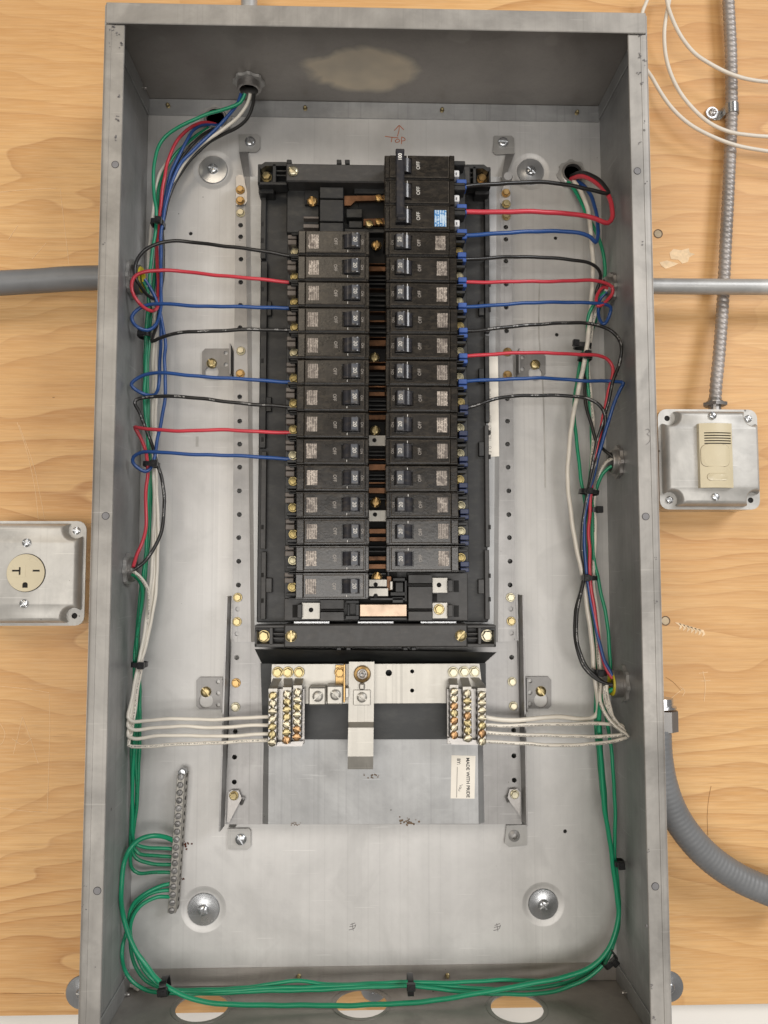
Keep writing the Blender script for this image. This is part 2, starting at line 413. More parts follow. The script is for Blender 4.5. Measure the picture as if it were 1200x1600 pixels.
def plywood():
    t = NT('plywood_veneer')
    sep = t.n('ShaderNodeSeparateXYZ'); t.l(t.co, sep.inputs[0])
    w = t.noise(t.mapped((1.6, 1, 5.2), (.37, 0, .2)), 1, 3, .5, .3); w2 = t.noise(t.mapped((4, 1, 22)), 1, 3); w3 = t.noise(t.mapped((3.2, 1, 9), (2, 0, 5)), 1, 2, .4)
    ph = t.math('ADD', t.math('ADD', t.math('MULTIPLY', sep.outputs[2], 36.0), t.math('MULTIPLY', w3, 5.0)), t.math('ADD', t.math('MULTIPLY', w, 10.5), t.math('MULTIPLY', w2, .30)))
    fr = t.math('FRACT', ph)
    amp = t.ramp(t.noise(t.mapped((1.3, 1, 5), (7, 0, 3)), 1, 2), [(.3, .3), (.65, 1)])
    lite = t.ramp(t.noise(t.mapped((2, 1, 12), (1, 0, 9)), 1, 2), [(.3, (.67, .375, .14)), (.7, (.79, .49, .215))])
    band = t.ramp(fr, [(0.0, (.77, .475, .20)), (.40, (.745, .44, .18)), (.80, (.64, .345, .125)), (.94, (.54, .27, .09)), (.97, (.48, .23, .075)), (1.0, (.725, .435, .19))])
    col = t.mix(amp, lite, band)
    fib = t.noise(t.mapped((7, 1, 260)), 1, 5, .68, .6); fine = t.noise(t.mapped((30, 1, 900)), 1, 2)
    col = t.mix(t.math('MULTIPLY', t.ramp(fib, [(.42, 0), (.62, 1)]), .46), col, (.50, .265, .10))
    col = t.mix(t.math('MULTIPLY', t.ramp(fine, [(.45, 0), (.65, 1)]), .26), col, (.84, .60, .34))
    pore = t.noise(t.mapped((26, 1, 1500), (3, 0, 2)), 1, 1)
    col = t.mix(t.math('MULTIPLY', t.ramp(pore, [(.63, 0), (.68, 1)]), t.math('MULTIPLY', t.ramp(t.noise(t.mapped((3, 1, 14), (9, 0, 4)), 1, 2), [(.42, 0), (.62, 1)]), .5)), col, (.36, .17, .055))
    big = t.noise(t.mapped((1.1, 1, 2.6), (4.2, 0, 1.1)), 1, 2)
    col = t.mix(t.math('MULTIPLY', t.ramp(big, [(.44, 0), (.70, 1)]), .50), col, (.53, .27, .10))
    vo = t.n('ShaderNodeTexVoronoi'); vo.inputs['Scale'].default_value = 1; t.l(t.mapped((26, 1, 60)), vo.inputs['Vector'])
    kn = t.math('LESS_THAN', vo.outputs['Distance'], t.math('MULTIPLY', t.ramp(t.noise(t.mapped((9, 1, 13)), 1, 1), [(.60, 0), (.72, 1)]), .10))
    col = t.mix(t.math('MULTIPLY', kn, .6), col, (.16, .07, .025))
    t.set(Base_Color=col, Roughness=.52); t.bump(t.math('ADD', fib, t.math('MULTIPLY', fine, .5)), .15, .0006)
    return t.m
M['ply'] = plywood()
# ------------------------------------------------------------------ setting: plywood board and the white wall below it
zp = at(1100, 1570, .002).z
b = MB().box(-1.6, 1.6, .002, .020, zp, 1.5); o = b.build('plywood_wall', M['ply'], smooth=0); o['kind'] = 'structure'
ply = o
b = MB().box(-1.6, 1.6, .0215, .06, -1.5, 1.5); o = b.build('white_wall', M['whitewall'], smooth=0); o['kind'] = 'structure'
b = MB().box(-1.6, 1.6, .0035, .0212, at(0, 1581, .01).z, zp - .0004); o = b.build('plywood_bottom_strip', M['plyedge'], smooth=0); o['kind'] = 'structure'
def ribbon(pts, w, t=.00025, wig=0.0):
    """a thin mark on a flat surface facing the room"""
    mb = MB()
    for p, q in zip(pts[:-1], pts[1:]):
        d = (q - p); L = d.length
        if L < 1e-6: continue
        n = Vector((-d.z, 0, d.x)).normalized() * w / 2; u = Vector((0, -t, 0))
        a = [p + n, q + n, q - n, p - n]
        mb.add([*a, *[x + u for x in a]], [(0, 1, 2, 3), (4, 5, 6, 7), (0, 1, 5, 4), (1, 2, 6, 5), (2, 3, 7, 6), (3, 0, 4, 7)])
    return mb
def marks(name, polys, Y, w, mat, parent, step=None):
    mb = MB()
    for pl in polys:
        P = [at(x, y, Y) for x, y in pl]
        r = ribbon(spline(P, .002) if len(P) > 2 else P, w); mb.add(r.v, r.f)
    return mb.build(name, mat, parent, smooth=0)
marks('chalk_scratch', [[(0, 1072), (40, 1076), (77, 1082)], [(77, 1084), (78, 1130), (77, 1180), (74, 1268)], [(74, 1269), (40, 1267), (0, 1262)],
      [(35, 1120), (28, 1150), (21, 1178)], [(35, 1120), (48, 1155), (60, 1193)], [(19, 1154), (36, 1163), (50, 1153)],
      [(0, 1130), (8, 1146), (4, 1160), (0, 1164)]], .0019, .0005, M['scratch'], ply)
marks('chalk_scratch', [[(0, 300), (50, 296), (88, 294)], [(94, 294), (98, 330), (104, 380), (108, 415)], [(27, 660), (42, 705), (55, 765), (60, 812)], [(30, 664), (52, 725), (62, 770), (70, 812)],
      [(13, 375), (28, 352)], [(50, 405), (72, 380)]], .0019, .0005, M['scratch'], ply)
marks('chalk_scratch', [[(1045, 60 + 1034), (1068, 1075)], [(1098, 1048), (1102, 1070), (1100, 1096)], [(1092, 1052), (1106, 1050)], [(1096, 1064), (1110, 1063)], [(1066, 1088), (1070, 1080), (1062, 1072)]], .0019, .0006, M['scratch'], ply)
marks('crack', [[(1111, 1228), (1107, 1250), (1105, 1275), (1106, 1305)]], .0019, .0004, M['crackc'], ply)
marks('crack', [[(1040, 1058), (1052, 1066), (1064, 1079)]], .0019, .0004, M['crackc'], ply)
marks('crack', [[(0, 1553), (50, 1552), (100, 1552)]], .0019, .0004, M['crackc'], ply)
def patch(pts, Y, th, mat, parent, name):
    P = [at(x, y, Y) for x, y in pts]; mb = MB(); mb.plate([(p.x, p.z) for p in P], [], Y - th, Y + .0005); return mb.build(name, mat, parent, smooth=0)
patch([(1046, 395), (1052, 389), (1064, 391), (1076, 388), (1078, 395), (1086, 397), (1077, 402), (1075, 409), (1066, 412), (1060, 406), (1048, 405)], .0019, .0003, M['torn'], ply, 'torn_patch')
patch([(1030, 410), (1042, 407), (1060, 412), (1052, 416), (1040, 420), (1034, 416)], .0019, .0003, M['torn'], ply, 'torn_patch')
for i in range(7):
    x, y = 1054 + i * 6, 972 + i * 1.8
    patch([(x, y), (x + 9, y + 1.5), (x + 12, y + 8), (x + 7, y + 12), (x + 8, y + 6)], .0019, .0003, M['torn'], ply, 'torn_patch')
for x, y in ((1028.5, 365), (1040, 970)):
    p = at(x, y, .0015); MB().ring([(.0042, 0), (.0052, 0), (.0052, .0006), (.0042, .0006)], p).build('nail_ring', M['dirt'], ply)
    MB().lathe([(.0041, .0004), (.0041, .001)], p).build('nail_head', M['plyedge'], ply)

# ------------------------------------------------------------------ shared fasteners (meshes that face the room, -Y)
FAST = {}
def fastener(kind, mat):
    k = (kind, mat)
    if k in FAST: return FAST[k]
    mb = MB(); m = .001
    if kind == 'hex':      # hex washer head bolt
        mb.lathe([(0, -.9 * m), (4.4 * m, -.9 * m), (4.8 * m, -.5 * m), (4.8 * m, .2 * m)], (0, 0, 0), seg=20)
        pr = []
        for h, r in ((-.8, 3.9), (-3.2, 3.9), (-3.7, 3.3)): pr.append([(r * m * math.cos(math.pi / 3 * k), h * m, r * m * math.sin(math.pi / 3 * k)) for k in range(6)])
        mb.loft(pr); mb.lathe([(0, -3.75 * m), (2.4 * m, -3.75 * m), (2.6 * m, -3.4 * m)], (0, 0, 0), seg=14)
    elif kind in ('slot', 'slotbig'):   # pan head with a real slot
        R, w, h = (4.2, 1.25, 2.6) if kind == 'slot' else (7.0, 2.0, 4.2)
        mb.lathe([(R * m, .3 * m), (R * m, -h * .45 * m), (0, -h * .45 * m)], (0, 0, 0), seg=24)
        for sg in (1, -1):
            L = []
            for hh, f in ((-.3 * h, 1.0), (-.62 * h, .97), (-.86 * h, .82), (-h, .55)):
                r = R * f; a0 = math.asin(min(.9, w / 2 / r))
                L.append([(r * m * math.cos(a0 + (math.pi - 2 * a0) * k / 10), hh * m, sg * r * m * math.sin(a0 + (math.pi - 2 * a0) * k / 10)) for k in range(11)])
            mb.loft(L)
    elif kind == 'phil':   # pan head with cross recess
        R, h, w = 4.6, 2.8, 1.35
        mb.lathe([(R * m, .3 * m), (R * m, -h * .4 * m), (0, -h * .4 * m)], (0, 0, 0), seg=24)
        for q in range(4):
            L = []
            for hh, f in ((-.3 * h, 1.0), (-.6 * h, .96), (-.85 * h, .8), (-h, .55)):
                r = R * f; pts = [(w / 2, w / 2)] if False else []
                a0 = math.asin(min(.6, w / 2 / r))
                ring_ = [(r * math.cos(a0 + (math.pi / 2 - 2 * a0) * k / 5), r * math.sin(a0 + (math.pi / 2 - 2 * a0) * k / 5)) for k in range(6)] + [(w / 2, w / 2 + .01)]
                c, s_ = math.cos(q * math.pi / 2), math.sin(q * math.pi / 2)
                L.append([((x * c - z * s_) * m, hh * m, (x * s_ + z * c) * m) for x, z in ring_])
            mb.loft(L)
    elif kind == 'term':   # deep round terminal screw with collar
        mb.lathe([(3.7 * m, 4 * m), (3.7 * m, -1.2 * m), (3.2 * m, -1.9 * m), (1.0 * m, -2.1 * m), (0, -2.1 * m)], (0, 0, 0), seg=18)
        mb.box(-.55 * m, .55 * m, -2.35 * m, -1.6 * m, -3.0 * m, 3.0 * m, .1 * m)
        mb.ring([(3.7 * m, 1 * m), (4.9 * m, 1 * m), (4.9 * m, .2 * m), (3.7 * m, .2 * m)], (0, 0, 0), seg=18)
    elif kind == 'lug':    # screw of a terminal strip
        R, h, w = 4.0, 2.4, 1.3
        mb.lathe([(R * m, .6 * m), (R * m, -h * .4 * m), (0, -h * .4 * m)], (0, 0, 0), seg=16)
        for sg in (1, -1):
            L = []
            for hh, f in ((-.3 * h, 1.0), (-.62 * h, .96), (-.86 * h, .84), (-h, .62)):
                r = R * f; a0 = math.asin(min(.9, w / 2 / r))
                L.append([(r * m * math.cos(a0 + (math.pi - 2 * a0) * k / 7), hh * m, sg * r * m * math.sin(a0 + (math.pi - 2 * a0) * k / 7)) for k in range(8)])
            mb.loft(L)
    elif kind == 'stub':   # end of a self tapping screw poking through
        mb.lathe([(2.1 * m, .3 * m), (2.1 * m, -1 * m), (1.7 * m, -1.3 * m), (2.0 * m, -1.8 * m), (1.6 * m, -2.3 * m), (1.9 * m, -2.8 * m), (1.3 * m, -4.2 * m), (0, -4.6 * m)], (0, 0, 0), seg=12)
    FAST[k] = mb.mesh(kind + '_' + mat, M[mat], 30 if kind == 'lug' else 35); return FAST[k]
def screw(kind, mat, parent, pos, ang=0.0, name='screw', sc=1.0):
    o = link(name, fastener(kind, mat), parent, pos, None, (sc, sc, sc)); o.rotation_euler = (0, math.radians(ang), 0); return o

# ------------------------------------------------------------------ enclosure
enc = thing('panel_enclosure', 'open galvanised steel panel box holding the breakers, mounted on the plywood', 'enclosure', (0, 0, ZB))
T = .0015
bh = [(298, 365), (868, 372), (870, 523), (883, 1299)]
hol = []
for x, y in bh:
    p = at(x, y, 0); hol.append(circ(p.x, p.z, .0021, 10))
for x, y, q_ in ((333, 265, 23), (829, 268, 22), (318, 1421, 24), (849, 1413, 23)):
    p = at(x, y, -.0002); hol.append(circ(p.x, p.z, q_ / 1451 * 1.42, 40))
MB().plate([(-HW, ZB), (HW, ZB), (HW, ZT), (-HW, ZT)], hol, 0, T - .0002).build('back_sheet', M['galv'], enc, smooth=0)
for x, y in bh:
    p = at(x, y, .001); MB().box(p.x - .004, p.x + .004, .00135, .0018, p.z - .004, p.z + .004).build('screw_hole', M['dark'], enc, smooth=0)
# side walls
fx = lambda X: (lambda u, w, v: (w, u, v))
for sx in (-1, 1):
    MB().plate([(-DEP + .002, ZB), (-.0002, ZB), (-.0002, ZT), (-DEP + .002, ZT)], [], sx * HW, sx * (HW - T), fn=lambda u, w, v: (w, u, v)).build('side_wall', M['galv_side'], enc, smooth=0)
    # turned-in front lip: rounded outer corner, flat, small return
    R = .0032; prof = []
    for k in range(7):
        a = math.radians(90 * k / 6); prof.append((HW - R + R * math.cos(a), -DEP + R - R * math.sin(a)))
    lw = .0185
    prof += [(HW - .007, -DEP - .0002), (HW - .0072, -DEP + .0003), (HW - lw, -DEP + .0002), (HW - lw - .0006, -DEP + .0012), (HW - lw, -DEP + .002), (HW - R - .0005, -DEP + .0021), (HW - .0017, -DEP + .0055), (HW, -DEP + .0055)]
    ztop = at(180, 38.5, -DEP).z
    hz = []
    mb = MB().prism([(sx * u, w) for u, w in prof], ZB, ztop, lambda u, w, z: (u, w, z))
    mb.build('front_lip', M['galv_rim'], enc, smooth=40)
    for x, y in (((180, 257), (165, 806), (152, 1392)) if sx < 0 else ((996, 267), (1009, 807), (1024, 1385))):
        p = at(x, y, -DEP)
        h = thing  # recessed plug in the lip's hole
        MB().ring([(.0030, -.0001), (.0034, -.0001), (.0034, .0004), (.0030, .0004)], (p.x, -DEP, p.z), seg=20).build('hole_rim', M['dark'], enc)
        MB().lathe([(.0030, -.00005), (.0030, .0006)], (p.x, -DEP, p.z), seg=20).build('hole_plug', M['hole_grey'], enc)
# end walls (top and bottom) with their flanges
def zplate(outer, holes, z0, z1): return MB().plate(outer, holes, z0, z1, fn=lambda u, w, v: (u, v, w))
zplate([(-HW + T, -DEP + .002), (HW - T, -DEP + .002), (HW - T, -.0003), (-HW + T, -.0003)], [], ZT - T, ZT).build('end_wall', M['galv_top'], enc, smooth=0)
KO = []
for cx, y0, y1, hw_ in ((322, 1556, 1591, 41), (565, 1547, 1589, 40), (802, 1558, 1592, 40.5)):
    a, b_ = atz(cx, y0, ZB + T), atz(cx, y1, ZB + T); KO.append((a.x, (a.y + b_.y) / 2, .0255))
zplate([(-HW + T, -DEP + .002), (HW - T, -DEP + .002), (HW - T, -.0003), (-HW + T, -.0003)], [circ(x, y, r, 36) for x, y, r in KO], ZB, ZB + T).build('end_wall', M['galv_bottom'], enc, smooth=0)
for x, y, r in KO:
    MB().ring([(r + .0042, .0), (r + .0046, .0), (r + .0046, .0004), (r + .0042, .0004)], (x, y, ZB + T), axis='Z', seg=40).build('knockout_ring', M['steel'], enc)
ft = at(590, 185, -T).z; fb = at(590, 1509.5, -T).z
MB().box(-HW + T + .0006, HW - T - .0008, -T, -.0002, ft, ZT - T - .0003, .0003).build('end_flange', M['galv_side'], enc, smooth=0)
MB().box(-HW + T + .0006, HW - T - .0008, -T, -.0002, ZB + T + .0003, fb, .0003).build('end_flange', M['galv_bottom'], enc, smooth=0)
for sx in (-1, 1):   # end wall side flanges lying on the side walls
    q = atx(230 if sx < 0 else 936, 178 if sx < 0 else 189, sx * (HW - T))
    for z0, z1 in ((q.z, ZT - T - .0003), (ZB + T + .0003, fb + .001)):
        MB().box(sx * (HW - T - .0002), sx * (HW - 2 * T), -DEP + .004, -T - .0004, z0, z1, .0003).build('end_flange', M['galv_side'], enc, smooth=0)
    p = atx(223 if sx < 0 else 942, 137 if sx < 0 else 148, sx * (HW - 2 * T))
    s_ = link('screw_tip', fastener('stub', 'steel'), enc, p); s_.rotation_euler = (0, 0, math.radians(90 if sx < 0 else -90)); s_.rotation_euler = (0, 0, math.radians(90) * (1 if sx < 0 else -1))
    p = atx(196 if sx < 0 else 978, 1554 if sx < 0 else 1551, sx * (HW - 2 * T))
    s_ = link('screw_tip', fastener('stub', 'steel'), enc, p); s_.rotation_euler = (0, 0, math.radians(90) * (1 if sx < 0 else -1))
# front top lip and front bottom lip (below the frame)
zl = at(590, 44, -DEP - .002).z
mb = MB(); mb.box(-HW + .0022, HW - .0022, -DEP - .0022, -DEP - .0006, zl, ZT, .0006); mb.box(-HW + .0016, HW - .0016, -DEP - .0010, -DEP + .006, ZT - .0016, ZT, .0006)
mb.build('front_lip', M['galv_rim'], enc, smooth=0)
MB().box(-HW + .0022, HW - .0022, -DEP - .0022, -DEP - .0006, ZB, ZB + .0185, .0006).build('front_lip', M['galv_rim'], enc, smooth=0)
for x, y in ((263, 166), (477, 170), (690.5, 173), (901, 177)): screw('stub', 'brass', enc, at(x, y, -T), 0, 'screw_tip', 1.15)
for x, y in ((467, 1525), (699, 1524)): screw('stub', 'brass', enc, at(x, y, -T), 0, 'screw_tip', 1.1)
# hand written marks on the box
marks('arrow_mark', [[(623.5, 196), (623.6, 203), (621, 213)], [(616, 204), (620, 200), (623.5, 196), (627, 199), (631, 203)]], -.00005, .0008, M['red_marker'], enc)
marks('lettering', [[(601.5, 213), (612, 214.5), (622, 215.5)], [(612.5, 215), (611.5, 222)], [(618, 220), (620, 217.6), (623.5, 218), (624, 221), (620.5, 222.6), (617.6, 221.5), (618, 219)],
      [(627.5, 214.5), (627.2, 225)], [(627, 214), (632, 216), (633, 219), (628, 220.5)]], -.00005, .0008, M['red_marker'], enc)
marks('lettering', [[(1008, 672), (1013, 670), (1015, 675), (1011, 678), (1016, 682), (1015, 690), (1009, 695)]], -DEP - .0001, .0003, M['pencil'], enc)
for x, y in ((551, 1448), (777, 1449)):
    marks('pencil_scribble', [[(x - 4, y - 3), (x + 4, y - 6)], [(x - 5, y), (x + 5, y - 2)], [(x - 6, y + 5), (x + 3, y + 2), (x + 5, y - 4)], [(x - 1, y - 6), (x + 1, y + 6)]], -.00005, .0005, M['pencil'], enc)
marks('drip_mark', [[(843, 440), (842, 520), (848, 600), (851, 700), (852, 762)]], -.00003, .0016, M['smear'], enc)
marks('scuff', [[(308, 682), (308, 698)]], -.00003, .003, M['smear'], enc)
random.seed(3)
def smut(px, py, n, spread, Y, parent):
    for k in range(n):
        x, y = px + random.gauss(0, spread[0]), py + random.gauss(0, spread[1]); q = random.uniform(.6, 1.9)
        pts = [(x + q * random.uniform(.5, 1.3) * math.cos(a), y + q * random.uniform(.4, 1.0) * math.sin(a)) for a in [k2 * 2 * math.pi / 7 for k2 in range(7)]]
        P = [at(u, v, Y) for u, v in pts]; MB().plate([(p.x, p.z) for p in P], [], Y - .00008, Y + .0001).build('grime_spot', M['pencil'], parent, smooth=0)
for x, y, n in ((175, 44, 5), (184, 52, 4), (188, 70, 5), (172, 70, 2), (186, 150, 3), (183, 186, 6), (181, 215, 4), (1001, 56, 4), (1000, 88, 8), (1007, 95, 6), (1000, 112, 4), (1002, 132, 3), (1007, 190, 3), (1001, 222, 3), (162, 380, 3), (1010, 285, 3), (1005, 375, 2), (1024, 870, 3), (1025, 940, 3), (133, 1384, 2), (132, 1415, 3), (1013, 1330, 3), (1011, 1450, 3), (1018, 1540, 5), (1021, 1590, 3), (150, 1510, 1)): smut(x, y, n, (1.6, 2.6), -DEP - .0003, enc)
# ------------------------------------------------------------------ fender washers
def washer(px, py, Y, label, group, R=24, ang=20, dish=0.0006):
    p = at(px, py, Y); r = R / 1.451 / 1000
    if Y < 0:   # the back sheet is dished round the screw
        MB().ring([(r * 1.42, 0), (r * 1.32, .0002), (r * 1.18, .0010), (r * 1.04, .0014), (r * .6, .0014), (r * .6, .0017), (r * 1.1, .0017), (r * 1.42, .0012)], p, seg=40).build('dish', M['galv'], enc, smooth=60); p = p + Vector((0, .0013, 0))
    t = thing('fender_washer', label, 'washer', p, group)
    MB().lathe([(r, 0), (r, -.0010), (r - .0006, -.0016), (r * .5, -.0016 - dish * .5), (.006, -.0018 - dish), (0, -.0018 - dish)], p, seg=40).build('disc', M['zinc'], t)
    screw('phil', 'zinc', t, p + Vector((0, -.0016 - dish, 0)), ang, 'screw', 1.25)
    return t
gw = 'fender washers inside the box'
washer(333, 265, -.0001, 'round zinc washer and screw on back sheet below the bundle of wires, upper left', gw, 23, 10)
washer(829, 268, -.0002, 'round zinc washer and screw beside the upper right wire hole', gw, 22, 40)
washer(318, 1421, -.0002, 'round zinc washer and screw next to the ground bar foot', gw, 24, 25)
washer(849, 1413, -.0002, 'round zinc washer and screw in the lower right of the box', gw, 23, 55)
go = 'fender washers on the plywood outside the box'
washer(129, 1550, .0018, 'zinc washer half hidden behind the lower left edge of the box', go, 24.5, 10)
washer(1044, 1541, .0018, 'zinc washer half hidden behind the lower right edge of the box', go, 23, 30)
washer(585, 1542, .0018, 'zinc washer on the plywood seen through the middle bottom knockout', go, 21, 30)

# ------------------------------------------------------------------ interior mounting pan with rails, feet and tabs
pan = thing('mounting_pan', 'grey steel pan with drilled side rails and bent feet carrying the breaker base', 'mounting pan', at(590, 1290, 0))
YR, YP = -.024, -.034
def P2(px, py, Y): p = at(px, py, Y); return (p.x, p.z)
railL = [(376, 281), (376, 352), (376, 370), (376.5, 405), (376, 441), (375.5, 477), (375, 512), (374.5, 620), (374.5, 658), (374.5, 694), (374.5, 730), (374, 767), (374, 804), (373, 840), (373, 877), (372.5, 914), (371.5, 951.5), (370.5, 990)]
railR = [(790.5, 355), (790.5, 374), (790.5, 408), (791, 444), (791, 480), (791.5, 517), (792.5, 623), (793, 658), (793, 694), (794, 730), (795, 767), (795, 804), (796, 840), (797, 877), (797, 914), (798, 951.5), (799, 989)]
lowL = [(370, 1027.5), (367.5, 1143), (366.5, 1183), (366, 1222)]
lowR = [(799.5, 1027), (802.5, 1141), (803, 1181), (803.5, 1219)]
def holes_(L, Y, r=.0026): return [circ(*P2(x, y, Y), r, 10) for x, y in L]
MB().plate([P2(368, 276, YR), P2(383, 276, YR), P2(392, 1003, YR), P2(367, 1003, YR), P2(362.5, 995, YR)], holes_(railL, YR), YR, YR + .0016).build('side_rail', M['pan'], pan, smooth=0)
MB().plate([P2(784, 276, YR), P2(798, 276, YR), P2(806, 994, YR), P2(801, 1002, YR), P2(778, 1003, YR)], holes_(railR, YR), YR, YR + .0016).build('side_rail', M['pan'], pan, smooth=0)
for sx, tp, bt in ((-1, (368, 276), (362.5, 1000)), (1, (798, 276), (806, 1000))):
    p, q = at(*tp, YR + .0002), at(*bt, YR + .0002); f = Vector((sx * .0006, .0215, 0)); w = Vector((-sx * .0014, 0, 0))
    mb = MB(); mb.add([p, q, q + f, p + f, p + w, q + w, q + f + w, p + f + w], [(0, 1, 2, 3), (4, 5, 6, 7), (0, 1, 5, 4), (1, 2, 6, 5), (2, 3, 7, 6), (3, 0, 4, 7)]); mb.build('rail_shade_flange', M['pan'], pan, smooth=0)  # hidden flange, added so the space under the rail holes stays dark
for sx, tp, bt in ((-1, (352.5, 1002), (352.5, 1287)), (1, (811, 1002), (814, 1287))):
    p, q = at(*tp, -.0197), at(*bt, -.0197); f = Vector((0, .0175, 0)); w = Vector((-sx * .0014, 0, 0))
    mb = MB(); mb.add([p, q, q + f, p + f, p + w, q + w, q + f + w, p + f + w], [(0, 1, 2, 3), (4, 5, 6, 7), (0, 1, 5, 4), (1, 2, 6, 5), (2, 3, 7, 6), (3, 0, 4, 7)]); mb.build('rail_shade_flange', M['pan'], pan, smooth=0)  # hidden lower flange, added to keep light out under the pan
p, q = at(353, 1287, -.0197), at(814, 1287, -.0197); MB().box(p.x, q.x, -.0197, -.002, p.z, p.z + .0014).build('end_flange', M['pan'], pan, smooth=0)  # hidden end piece, added to close the pan against light
# formed step between the rail and the raised middle
for a, b_, c, d in (((383, 276), (392, 1003), (391, 276), (398, 1003)), ((784, 276), (778, 1003), (776, 276), (771, 1003))):
    mb = MB(); p, q = at(*a, YR), at(*b_, YR); r, s_ = at(*c, YP), at(*d, YP); n = Vector((0, .0016, 0))
    mb.add([p, q, s_, r, p + n, q + n, s_ + n, r + n], [(0, 1, 2, 3), (4, 5, 6, 7), (0, 1, 5, 4), (1, 2, 6, 5), (2, 3, 7, 6), (3, 0, 4, 7)]); mb.build('rail_step', M['galv'], pan, smooth=0)  # lighter steel than the rails: light on the slope put into the colour
MB().plate([P2(391, 276, YP), P2(776, 276, YP), P2(771, 1003, YP), P2(398, 1003, YP)], [], YP, YP + .0016).build('middle_sheet', M['galv_side'], pan, smooth=0)
# lower wider pan
YL = -.0215
lo_out = [P2(364, 930, YL), P2(806, 930, YL), P2(815, 1288, YL), P2(352, 1288, YL)]
MB().plate(lo_out, holes_(lowL + lowR, YL), YL, YL + .0016).build('lower_sheet', M['pan'], pan, smooth=0)
YQ = -.029   # raised middle of the lower pan
A = [at(414, 1020, YL), at(752, 1020, YL), at(757, 1285, YL), at(410, 1287, YL)]; Bq = [at(421, 1020, YQ), at(745, 1020, YQ), at(748, 1287, YQ), at(419, 1288, YQ)]
MB().loft([A, Bq]).build('raised_sheet', M['galv_side'], pan, smooth=0)
for sx, top, bot in ((-1, (362, 931), (351, 1290)), (1, (809, 929), (815, 1282))):   # upturned outer lips
    p, q = at(*top, YL), at(*bot, YL)
    mb = MB(); w = Vector((.0016 * sx, 0, 0)); f = Vector((.0012 * sx, -.018, 0))
    mb.add([p, q, q + f, p + f, p + w, q + w, q + f + w, p + f + w], [(0, 1, 2, 3), (4, 5, 6, 7), (0, 1, 5, 4), (1, 2, 6, 5), (2, 3, 7, 6), (3, 0, 4, 7)]); mb.build('outer_lip', M['pan'], pan, smooth=0)
HEXL = [(375.5, 297, 'gold'), (375.5, 314, 'gold'), (376, 333, 'pale'), (376.5, 548.5, 'pale'), (375.5, 584, 'gold'), (371.5, 933.5, 'brass'), (370.5, 971.5, 'brass'), (369, 1067, 'gold'), (368, 1104.5, 'pale'), (365.5, 1243, 'brass')]
HEXR = [(790.5, 302, 'gold'), (791, 319, 'brass'), (791, 338, 'brass'), (793, 550, 'gold'), (793, 586, 'gold'), (797.5, 933.5, 'pale'), (798.5, 970.5, 'brass'), (800, 1065, 'pale'), (802, 1103, 'pale'), (804, 1241, 'pale')]
for x, y, m in HEXL + HEXR: screw('hex', m, pan, at(x, y, -.0272 if y < 325 or y > 1230 else (YR - .0002 if y < 1000 else YL - .0002)), random.uniform(0, 60), 'hex_bolt', 1.0)
# bent feet
def foot(pad, leg, plate_, hole, sc_, bolts):
    """pad: screw tab on the back sheet; leg: sloping strap (4 px corners at back, rail); plate: tongue on the rail"""
    mb = MB(); mb.plate([P2(x, y, -.002) for x, y in pad], [circ(*P2(*hole, -.002), .0032, 14)], -.0034, -.0016); mb.build('foot', M['tab'], pan, smooth=0)
    mb = MB(); Y0, Y1 = -.0026, -.026
    a, b_, c, d = at(*leg[0], Y0), at(*leg[1], Y0), at(*leg[2], Y1), at(*leg[3], Y1); n = Vector((.0016, 0, .0008))
    mb.add([a, b_, c, d, a + n, b_ + n, c + n, d + n], [(0, 1, 2, 3), (4, 5, 6, 7), (0, 1, 5, 4), (1, 2, 6, 5), (2, 3, 7, 6), (3, 0, 4, 7)]); mb.build('foot_strap', M['tabdark'], pan, smooth=0)  # shade on the strap's turned face is painted by the darker steel
    MB().plate([P2(x, y, -.026) for x, y in plate_], [], -.0270, -.0255).build('foot_tongue', M['steel'], pan, smooth=0)
    if sc_: screw('slotbig', sc_, pan, at(*hole, -.0036), 60 if hole[0] < 400 else 5, 'foot_screw', .82)
foot([(373, 211), (402, 210), (406, 214), (406, 233), (401, 238), (374, 238)], [(373.5, 238), (385, 239), (391, 312), (389, 318)], [(369, 277), (372, 274), (379, 274), (382, 280), (388, 312), (383, 320), (369, 321)], (391, 222), 'zinc', None)
foot([(772, 213), (799, 213), (803, 217), (803, 241), (775, 242), (770, 238)], [(790, 242), (802, 240), (778, 305), (776, 315)], [(792, 281), (797, 281), (798, 322), (788, 324), (780, 316), (777, 312), (783, 300)], (786, 223), 'zinc', None)
foot([(356, 1294), (389, 1294), (392, 1298), (392, 1322), (387, 1327), (357, 1326)], [(357, 1292), (366, 1293), (380, 1250), (378, 1246)], [(357, 1238), (362, 1234.5), (373, 1235), (378, 1247), (358, 1285), (355, 1283)], (376.5, 1311), 'zinc', None)
foot([(791, 1289), (823, 1288), (823, 1320), (795, 1323), (788, 1317)], [(800, 1289), (821, 1288), (793, 1245), (790, 1246)], [(796, 1233), (808, 1232), (813, 1238), (813, 1275), (798, 1255), (793, 1246)], (805, 1307), None, None)
p = at(803.5, 1306, -.0036); MB().ring([(.003, .002), (.0032, -.002), (.006, -.0005), (.0062, .001)], p, seg=20).build('dimple', M['pan'], pan)
